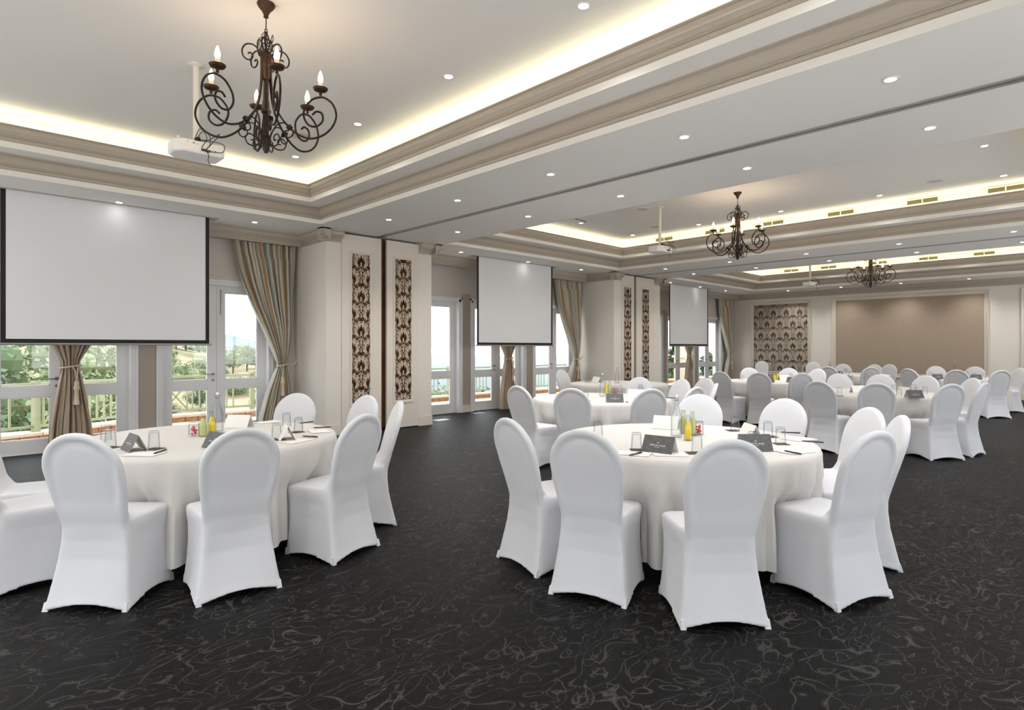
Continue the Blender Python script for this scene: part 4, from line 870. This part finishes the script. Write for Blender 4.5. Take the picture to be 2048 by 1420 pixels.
for kind, u, v, lab, kw in [
 ('bottle', 435, 865, 'between two chairs ' + G1, {}), ('green', 406, 873, 'left of the orange juice ' + G1, {}), ('yellow', 424, 869, 'beside the tall bottle ' + G1, {}), ('jar', 388, 871, G1, {}),
 ('glass', 212, 880, 'rear of the left pair ' + G1, {}), ('glass', 221, 893, 'front of the left pair ' + G1, {}), ('glass', 308, 896, 'right of the silver-grey card ' + G1, {}), ('glass', 508, 845, 'behind the long white card ' + G1, {}), ('glass', 573, 852, 'rear of the right pair ' + G1, {}), ('glass', 597, 864, 'front of the right pair ' + G1, {}), ('glass', 553, 878, 'left of the small card, right side ' + G1, {}),
 ('dark', 254, 863, 'lit silvery, at left ' + G1, dict(u2=284, v2=873)), ('white', 452, 829, 'long one behind the bottle ' + G1, dict(u2=505, v2=830)), ('white', 563, 842, 'small one between the right-hand glasses ' + G1, dict(u2=583, v2=858)), ('dark', 421, 862, 'half hidden behind a chair back ' + G1, dict(u2=452, v2=866)),
 ('pad', 288, 908, 'front left ' + G1, dict(rz=radians(-48))), ('pad', 592, 882, 'right front ' + G1, dict(rz=radians(20))), ('pad', 536, 844, 'rear ' + G1, dict(rz=radians(10))), ('pad', 638, 862, 'right end ' + G1, dict(rz=radians(75))),
 ('coaster', 309, 898, 'under the third glass from the left ' + G1, dict(rz=.6)), ('coaster', 221, 895, 'under the left pair ' + G1, dict(rz=.5)), ('coaster', 593, 864, 'under the right pair ' + G1, dict(rz=.2)), ('coaster', 553, 879, 'under the glass by the small card ' + G1, dict(rz=.5)),
 ('pen', 305, 910, 'on the front left notepad ' + G1, dict(u2=335, v2=901, dz=.002)), ('pen', 605, 874, 'on the right front notepad ' + G1, dict(u2=635, v2=876, dz=.002)), ('pen', 631, 857, 'at the right end ' + G1, dict(u2=657, v2=856, dz=.002)), ('pen', 604, 847, 'by the far right chair ' + G1, dict(u2=622, v2=845)),
 ('bottle', 1353, 874, 'tallest in view, ' + G2, {}), ('yellow', 1376, 880, 'bright, in the centre ' + G2, {}), ('green', 1385, 870, 'behind the orange juice ' + G2, {}), ('green', 1367, 866, 'behind and left of the juice ' + G2, {}), ('jar', 1397, 869, G2, {}),
 ('glass', 1394, 905, 'right of the dark card, by the chair ' + G2, {}), ('glass', 1273, 900, 'at the left end of the dark card ' + G2, {}), ('glass', 1196, 872, 'leftmost ' + G2, {}), ('glass', 1470, 861, 'left of the leaning white card ' + G2, {}), ('glass', 1506, 898, 'before the dark card at right ' + G2, {}), ('glass', 1536, 873, 'rear of the right pair ' + G2, {}), ('glass', 1561, 887, 'front of the right pair ' + G2, {}),
 ('dark', 1286, 868, 'with white lettering and emblem, facing us ' + G2, dict(u2=1354, v2=875)), ('white', 1308, 830, 'behind the tall bottle ' + G2, dict(u2=1358, v2=833)), ('white', 1484, 843, 'leaning wedge among glasses ' + G2, dict(u2=1518, v2=853)), ('dark', 1492, 868, 'triangular, half behind a chair ' + G2, dict(u2=1524, v2=868)),
 ('pad', 1268, 907, 'front ' + G2, dict(rz=radians(-68))), ('pad', 1590, 903, 'right front ' + G2, dict(rz=radians(-20))), ('pad', 1598, 878, 'right ' + G2, dict(rz=radians(-20))), ('pad', 1340, 908, 'between the dark card and the chair ' + G2, dict(rz=radians(-50))),
 ('coaster', 1387, 906, 'before the jar ' + G2, dict(rz=.9)), ('coaster', 1275, 900, 'by the dark card ' + G2, dict(rz=.7)), ('coaster', 1466, 861, 'left of the leaning card ' + G2, dict(rz=.9)), ('coaster', 1540, 873, 'rear right ' + G2, dict(rz=.8)), ('coaster', 1562, 888, 'in front of the right glasses ' + G2, dict(rz=.8)),
 ('pen', 1257, 913, 'on the front notepad ' + G2, dict(u2=1284, v2=907, dz=.002)), ('pen', 1606, 884, 'on the right notepad ' + G2, dict(u2=1644, v2=887, dz=.002)), ('pen', 1567, 903, 'on the right front notepad ' + G2, dict(u2=1604, v2=911, dz=.002)), ('pen', 1571, 866, 'before the far chair ' + G2, dict(u2=1590, v2=867)),
 ('bottle', 1205, 793, G3, {}), ('yellow', 1212, 787, G3, {}), ('green', 1219, 786, 'right of the juice ' + G3, {}), ('jar', 1229, 786, G3, {}), ('glass', 1229, 803, 'before the dark card ' + G3, {}), ('glass', 1240, 786, 'right of the jar ' + G3, {}), ('glass', 1172, 798, 'beside the left chair back ' + G3, {}), ('glass', 1281, 784, 'behind the right chair back ' + G3, {}),
 ('dark', 1207, 787, 'facing us ' + G3, dict(u2=1251, v2=787)), ('white', 1255, 778, 'large, right of the dark card ' + G3, dict(u2=1288, v2=779)), ('pen', 1176, 805, 'left front ' + G3, dict(u2=1182, v2=802)), ('pen', 1251, 803, 'front ' + G3, dict(u2=1257, v2=806)), ('pen', 1333, 796, 'at the right edge ' + G3, dict(u2=1347, v2=797)),
 ('bottle', 1234, 766, G4, {}), ('white', 1186, 753, 'grey in shade ' + G4, dict(u2=1202, v2=754)), ('glass', 1198, 763, G4, {}), ('pen', 1171, 764, G4, dict(u2=1180, v2=764)),
 ('bottle', 1733, 773, G5, {}), ('glass', 1679, 791, 'leftmost ' + G5, {}), ('coaster', 1679, 792, 'leftmost ' + G5, dict(rz=.5)), ('glass', 1788, 784, 'left of the white card ' + G5, {}), ('glass', 1798, 793, 'before the white card ' + G5, {}), ('glass', 1834, 791, 'before the dark card ' + G5, {}), ('glass', 1850, 788, 'right of the dark card ' + G5, {}), ('glass', 1827, 783, 'behind the dark card ' + G5, {}), ('glass', 1753, 781, 'behind the front chair ' + G5, {}),
 ('white', 1704, 771, 'beige in the warm light, left ' + G5, dict(u2=1729, v2=771)), ('white', 1798, 773, 'centre ' + G5, dict(u2=1820, v2=775)), ('dark', 1818, 780, G5, dict(u2=1838, v2=780)), ('pen', 1826, 794, G5, dict(u2=1835, v2=795)),
 ('bottle', 1540, 754, G6, {}), ('yellow', 1549, 761, 'left ' + G6, {}), ('yellow', 1555, 760, 'right ' + G6, {}), ('dark', 1527, 754, G6, dict(u2=1545, v2=754)), ('white', 1560, 750, G6, dict(u2=1576, v2=750)), ('glass', 1482, 760, 'leftmost ' + G6, {}), ('glass', 1582, 757, 'rightmost ' + G6, {}), ('dark', 1580, 754, 'by the right glass ' + G6, dict(u2=1590, v2=754)),
 ('bottle', 1659, 743, G7, {}), ('dark', 1671, 742, 'left ' + G7, dict(u2=1681, v2=742)), ('white', 1682, 741, 'left ' + G7, dict(u2=1685, v2=744)), ('glass', 1690, 746, 'left ' + G7, {}), ('glass', 1694, 746, 'middle ' + G7, {}), ('dark', 1699, 741, 'right ' + G7, dict(u2=1704, v2=744)), ('glass', 1714, 748, 'right ' + G7, {}),
 ('bottle', 1910, 748, G8, {}), ('jar', 1896, 747, G8, {}), ('dark', 1865, 748, 'left ' + G8, dict(u2=1884, v2=748)), ('glass', 1861, 754, 'leftmost ' + G8, {}), ('dark', 1939, 749, 'right ' + G8, dict(u2=1964, v2=749)), ('glass', 1948, 757, 'before the right dark card ' + G8, {}), ('glass', 1934, 753, 'middle ' + G8, {}), ('white', 1974, 749, G8, dict(u2=1980, v2=752)), ('glass', 1967, 756, 'rightmost ' + G8, {}),
]:
    put(kind, u, v, lab, **kw)

# ------------------------------------------------------------------ small floor box plates
p = at(1151, 437, H2); q = at(1172, 443.5, H2); t = empty('air_slot', ((p.x + q.x) / 2, (p.y + q.y) / 2, H2), atan2(q.y - p.y, q.x - p.x), label='short dark linear air slot in the middle tray ceiling', category='air vent'); hl = (q - p).length / 2
MB().box(-hl, hl, -.015, .015, -.004, -.001).build('slot', 'slot_dark', t); MB().box(-hl - .01, hl + .01, -.022, -.015, -.006, -.001).box(-hl - .01, hl + .01, .015, .022, -.006, -.001).build('frame', 'aluminium', t)
for (u, v, lab) in ((956, 826, 'flush metal floor socket plate near the middle window doors'), (883, 840, 'flush floor socket plate right of the near pillar')):
    p = at(u, v, .001); t = empty('floor_socket', (p.x, p.y, 0), label=lab, category='floor socket'); MB().box(-.16, .16, -.1, .1, 0, .004).build('plate', 'steel', t)

# ------------------------------------------------------------------ terrace, parapet, railing
MB().box(-4, 30, YW + .3, 13.3, -.25, -.03).build('terrace', 'terrace', **ST)
RP = [(-1.2, 10.95), (1.2, 11.75), (3.1, 12.82), (30, 12.95)]
def bricks(p0, p1, parent):
    d = Vector((p1[0] - p0[0], p1[1] - p0[1])); L_ = d.length; a = atan2(d.y, d.x); n_ = int(L_ / .23)
    me = None
    for i in range(n_):
        x = i * L_ / n_
        if me is None:
            o = MB().box(0, L_ / n_ - .012, 0, .11, 0, .095).build('brick', 'brick', parent); me = o.data
        else: o = bpy.data.objects.new('brick', me); COL.objects.link(o); o.parent = parent
        o.location = (p0[0] + cos(a) * x, p0[1] + sin(a) * x, -.03); o.rotation_euler = (0, 0, a + random.uniform(-.008, .008))
kb = empty('kerb', (0, 0, 0), **ST)
for p0, p1 in zip(RP, RP[1:]):
    q1 = p1 if p1[0] < 29 else (22, 12.91)
    bricks((p0[0], p0[1] - .06), (q1[0], q1[1] - .06), kb)
    d = Vector((p1[0] - p0[0], p1[1] - p0[1], 0)); M = Matrix.Translation((p0[0], p0[1], 0)) @ Matrix.Rotation(atan2(d.y, d.x), 4, 'Z')
    MB().box(0, d.length, -.10, .25, .067, .11, M).box(0, d.length, .06, .2, -.2, .067, M).build('coping', 'coping', kb)
def railing(p0, p1, lab, n_sec):
    t = empty('railing', (p0[0], p0[1], .11), atan2(p1[1] - p0[1], p1[0] - p0[0]), label=lab, category='railing', group='olive green terrace railings'); L_ = hypot(p1[0] - p0[0], p1[1] - p0[1])
    MB().box(0, L_, .04, .12, .715, .76).build('top_rail', 'rail_green', t); rr = MB(); rr.box(0, L_, .065, .095, .60, .635); rr.box(0, L_, .065, .095, .06, .10); rr.build('rail', 'rail_green', t)
    s_ = L_ / n_sec
    for k in range(n_sec + 1): MB().box(k * s_ - .04, k * s_ + .04, .04, .12, 0, .80).build('post', 'rail_green', t)
    me = None
    for k in range(n_sec):
        a = k * s_ + .12; nb = int((s_ - .75) / .13); x0 = a + .45
        cr_ = MB(); zA, zB = .10, .60
        cr_.beam((a, .08, zB), (a + .40, .08, zA), .02, .03); cr_.beam((a, .08, zA), (a + .40, .08, zB), .02, .03)
        for x in (a, a + .40): cr_.box(x - .012, x + .012, .065, .095, zA, zB)
        cr_.build('cross_brace', 'rail_green', t)
        for q in range(nb):
            if me is None: o = MB().box(-.013, .013, .067, .093, .10, .60).build('baluster', 'rail_green', t); me = o.data
            else: o = bpy.data.objects.new('baluster', me); COL.objects.link(o); o.parent = t
            o.location = (x0 + .05 + q * .13, 0, 0)
railing(RP[0], RP[1], 'olive green terrace railing section seen through the leftmost window', 1)
railing(RP[1], RP[2], 'slanting olive green railing section behind the first taupe curtain', 1)
railing(RP[2], (12.0, 12.86), 'long straight olive green railing seen through the middle doors', 5)
railing((12.6, 12.86), (21.6, 12.9), 'far olive green railing behind the third bay doors', 5)
for x, y, hh, lab, full in ((.12, 11.0, .98, 'square cream stone pier with a white cap at the left edge', False), (12.55, 12.65, 1.05, 'cream terrace column beyond the middle taupe curtain', True), (21.7, 12.3, 1.05, 'cream terrace column beyond the third bay doors', True)):
    t = empty('terrace_pier', (x, y, -.03), label=lab, category='pier')
    MB().box(-.24, .24, -.24, .24, 0, hh).build('pier_body', 'stone', t); MB().box(-.30, .30, -.30, .30, hh, hh + .09).build('cap', 'coping', t)
    if full: MB().lathe([(.20, hh + .09), (.18, hh + .16), (.15, hh + .2), (.14, 3.6)], 20).build('column_shaft', 'stone', t, smooth='auto')

# ------------------------------------------------------------------ landscape
def terr(x, y):
    az = math.degrees(atan2(x, y)); r_ = hypot(x, y)
    lf = smooth01((38 - az) / 16)                      # 1 at left bay, 0 to the right
    z = -5.5 - 1.5 * smooth01((r_ - 14) / 30)
    up = smooth01((r_ - 45) / 85); z += lf * up * (7.6 + max(0, 16 - az) * .62 - max(0, az - 16) * .22)
    z -= (1 - lf) * 34 * smooth01((r_ - 60) / 260)
    if r_ > 150: z -= lf * 40 * smooth01((r_ - 150) / 250)
    return z + 1.6 * noise.noise(Vector((x * .03, y * .03, 0))) * smooth01(r_ / 60) + .35 * noise.noise(Vector((x * .16, y * .16, 3)))
v = []; f = []; NA, NR = 90, 70
for i in range(NR + 1):
    r_ = 13.4 * (520 / 13.4) ** (i / NR)
    for j in range(NA + 1):
        az = radians(-22 + 110 * j / NA); x, y = r_ * sin(az), r_ * cos(az); v.append((x, max(y, 13.3) if i == 0 else y, terr(x, y)))
for i in range(NR):
    for j in range(NA): q = i * (NA + 1) + j; f.append((q, q + 1, q + NA + 2, q + NA + 1))
m_ = MB(); m_.add(v, f); m_.build('hillside', 'hill_grass', smooth=True, **ST)
v = []; f = []; NA, NR = 60, 40
for i in range(NR + 1):
    r_ = 380 * (7000 / 380) ** (i / NR)
    for j in range(NA + 1):
        az = radians(-30 + 125 * j / NA); x, y = r_ * sin(az), r_ * cos(az); azd = math.degrees(az)
        z = -95 + 30 * smooth01((500 - r_) / 120) + 6 * noise.noise(Vector((x * .002, y * .002, 1)))
        z += 150 * math.exp(-((azd - 17) / 9) ** 2) * smooth01((r_ - 1700) / 900) * (1 + .15 * noise.noise(Vector((azd * .3, 0, 0))))
        v.append((x, y, z))
for i in range(NR):
    for j in range(NA): q = i * (NA + 1) + j; f.append((q, q + 1, q + NA + 2, q + NA + 1))
m_ = MB(); m_.add(v, f); m_.build('mountains', 'plain_far', smooth=True, **ST)
# haze over the valley
hm = bpy.data.materials.new('haze'); hm.use_nodes = True; hn = hm.node_tree; hn.nodes.clear(); ho = hn.nodes.new('ShaderNodeOutputMaterial'); hv = hn.nodes.new('ShaderNodeVolumeScatter'); hv.inputs['Density'].default_value = .00013; hv.inputs['Color'].default_value = (.86, .93, 1, 1); hn.links.new(hv.outputs[0], ho.inputs['Volume']); MATS['haze'] = hm
MB().box(-3500, 7500, 140, 7500, -160, 12).build('haze', 'haze', kind='stuff', label='pale blue haze lying over the distant valley', category='haze')

def tree_mesh(kind, seed):
    """returns (crown, trunk) meshbuilders, about 1 unit tall"""
    rnd = random.Random(seed); cr_ = MB(); tr_ = MB(); tr_.tube([(0, 0, -.15), (0.01, 0, .25), (.02, .01, .55)], .03, 6, [1.2, 1, .5])
    blobs = []
    for q in range(24):
        if kind == 'round': a = rnd.uniform(0, 6.28); rr = rnd.uniform(.0, .42); z = rnd.uniform(.3, .85) ; s_ = rnd.uniform(.12, .22); blobs.append((rr * cos(a) * sqrt(max(.1, 1 - ((z - .55) / .5) ** 2)), rr * sin(a), z, s_))
        elif kind == 'bush': a = rnd.uniform(0, 6.28); rr = rnd.uniform(.0, .6); blobs.append((rr * cos(a), rr * sin(a), rnd.uniform(.1, .45), rnd.uniform(.2, .3)))
        else: z = q / 23; blobs.append((rnd.uniform(-.08, .08), rnd.uniform(-.08, .08), .12 + z * .8, .17 * (1.1 - z * .8)))
    for bx, by, bz, s_ in blobs:
        for _ in range(130):
            th, ph_ = rnd.uniform(0, 6.28), math.acos(rnd.uniform(-1, 1)); r_ = s_ * rnd.uniform(.6, 1.15)
            c_ = Vector((bx + r_ * sin(ph_) * cos(th), by + r_ * sin(ph_) * sin(th), bz + r_ * cos(ph_) * .8)); l_ = rnd.uniform(.012, .028); ax = Vector((rnd.uniform(-1, 1), rnd.uniform(-1, 1), rnd.uniform(-.6, 1))).normalized(); bx2 = ax.orthogonal().normalized()
            cr_.add([c_ - ax * l_, c_ + bx2 * l_ * .6, c_ + ax * l_, c_ - bx2 * l_ * .6], [(0, 1, 2, 3)])
        cr_.lathe([(0, -s_ * .5), (s_ * .3, -s_ * .25), (s_ * .38, 0), (s_ * .3, s_ * .25), (0, s_ * .4)], 7, (bx, by, bz))
    return cr_, tr_
TREES = {}
for nm, kd, mt_ in (('round_a', 'round', 'leaf_a'), ('round_b', 'round', 'leaf_b'), ('dark', 'round', 'leaf_c'), ('bush', 'bush', 'leaf_b'), ('bush_b', 'bush', 'leaf_a'), ('tall', 'tall', 'leaf_c')):
    t = empty('tree' if kd != 'bush' else 'bush'); a, b_ = tree_mesh(kd, sum(map(ord, nm))); a.build('crown', mt_, t, fix=False); b_.build('trunk', 'bark', t); TREES[nm] = t
TL = []
def tree_at(nm, u, r_, hgt, lab):
    k = (u - 1024) / F_PX; dx, dy = SY + k * CY, CY - k * SY; q = hypot(dx, dy); x, y = dx / q * r_, dy / q * r_
    o = place(TREES[nm], (x, y, terr(x, y) - .1), random.uniform(0, 6), label=lab, category='tree' if 'bush' not in nm else 'bush', group='trees and bushes on the hillside'); o.scale = (hgt,) * 3; return o
TT = [('round_b', 40, 42, 9.5, 'big pale green tree filling the leftmost window'), ('dark', -60, 36, 9, 'dark tree cut by the left frame edge'), ('round_a', 182, 62, 8.5, 'green tree right of the first taupe curtain'), ('dark', 150, 50, 5.5, 'shrubby dark tree just behind the first taupe curtain'),
 ('round_a', 352, 118, 4.8, 'hilltop tree at the left of the second door pane'), ('dark', 372, 122, 5.5, 'darker hilltop tree in the second door pane'), ('round_b', 398, 120, 6.0, 'wide crowned hilltop tree in the second door pane'), ('round_a', 416, 112, 4.5, 'hilltop tree beside the door handle side'),
 ('bush_b', 371, 84, 5.0, 'broad grey green bush in mid slope, second door'), ('dark', 400, 72, 3.4, 'round dark bush right above the railing, second door'), ('bush', 381, 66, 1.8, 'small dark bush at railing height, second door'),
 ('round_b', 466, 95, 4.2, 'tree at the left of the third door pane'), ('round_a', 494, 100, 4.5, 'tree in the middle of the third door pane'), ('dark', 512, 104, 3.8, 'tree at the right of the third door pane'), ('bush_b', 480, 80, 4.0, 'bush below the treeline in the third door pane'),
 ('tall', 1341, 30, 8.5, 'tall dark conifer seen left of the farthest taupe curtain'), ('tall', 1426, 34, 8.5, 'tall dark conifer seen in the last door pane'), ('dark', 893, 36, 5.6, 'tree top below the railing through the middle bay door'), ('round_a', 968, 38, 5.6, 'tree top below the railing in the second middle door'), ('round_b', 868, 44, 5.6, 'pale tree top left in the middle bay door')]
for a in TT: tree_at(*a)
rnd = random.Random(9)
SPOTS = []
for nm, u, r_, hg, lab in TT:
    kk = (u - 1024) / F_PX; qx, qy = SY + kk * CY, CY - kk * SY; qn = hypot(qx, qy); SPOTS.append((qx / qn * r_, qy / qn * r_, hg * .7))
for k in range(190):                                 # scattered scrub, kept apart
    u = rnd.choice((rnd.uniform(-80, 540), rnd.uniform(-80, 540), rnd.uniform(850, 1150))); r_ = rnd.uniform(30, 135) if u < 600 else rnd.uniform(22, 60)
    hg = rnd.uniform(1.3, 3.0) * (1 if u < 600 else 1.2); kk = (u - 1024) / F_PX; qx, qy = SY + kk * CY, CY - kk * SY; qn = hypot(qx, qy); qx, qy = qx / qn * r_, qy / qn * r_
    if any(hypot(qx - a, qy - b_) < (hg + c_) * .62 for a, b_, c_ in SPOTS): continue
    SPOTS.append((qx, qy, hg)); tree_at(rnd.choice(('bush', 'bush_b', 'bush', 'dark')), u, r_, hg, 'low green scrub bush on the grassy slope outside')
for nm, t in TREES.items():
    if 'label' not in t: 
        for c_ in kids_of(t): bpy.data.objects.remove(c_)
        bpy.data.objects.remove(t)
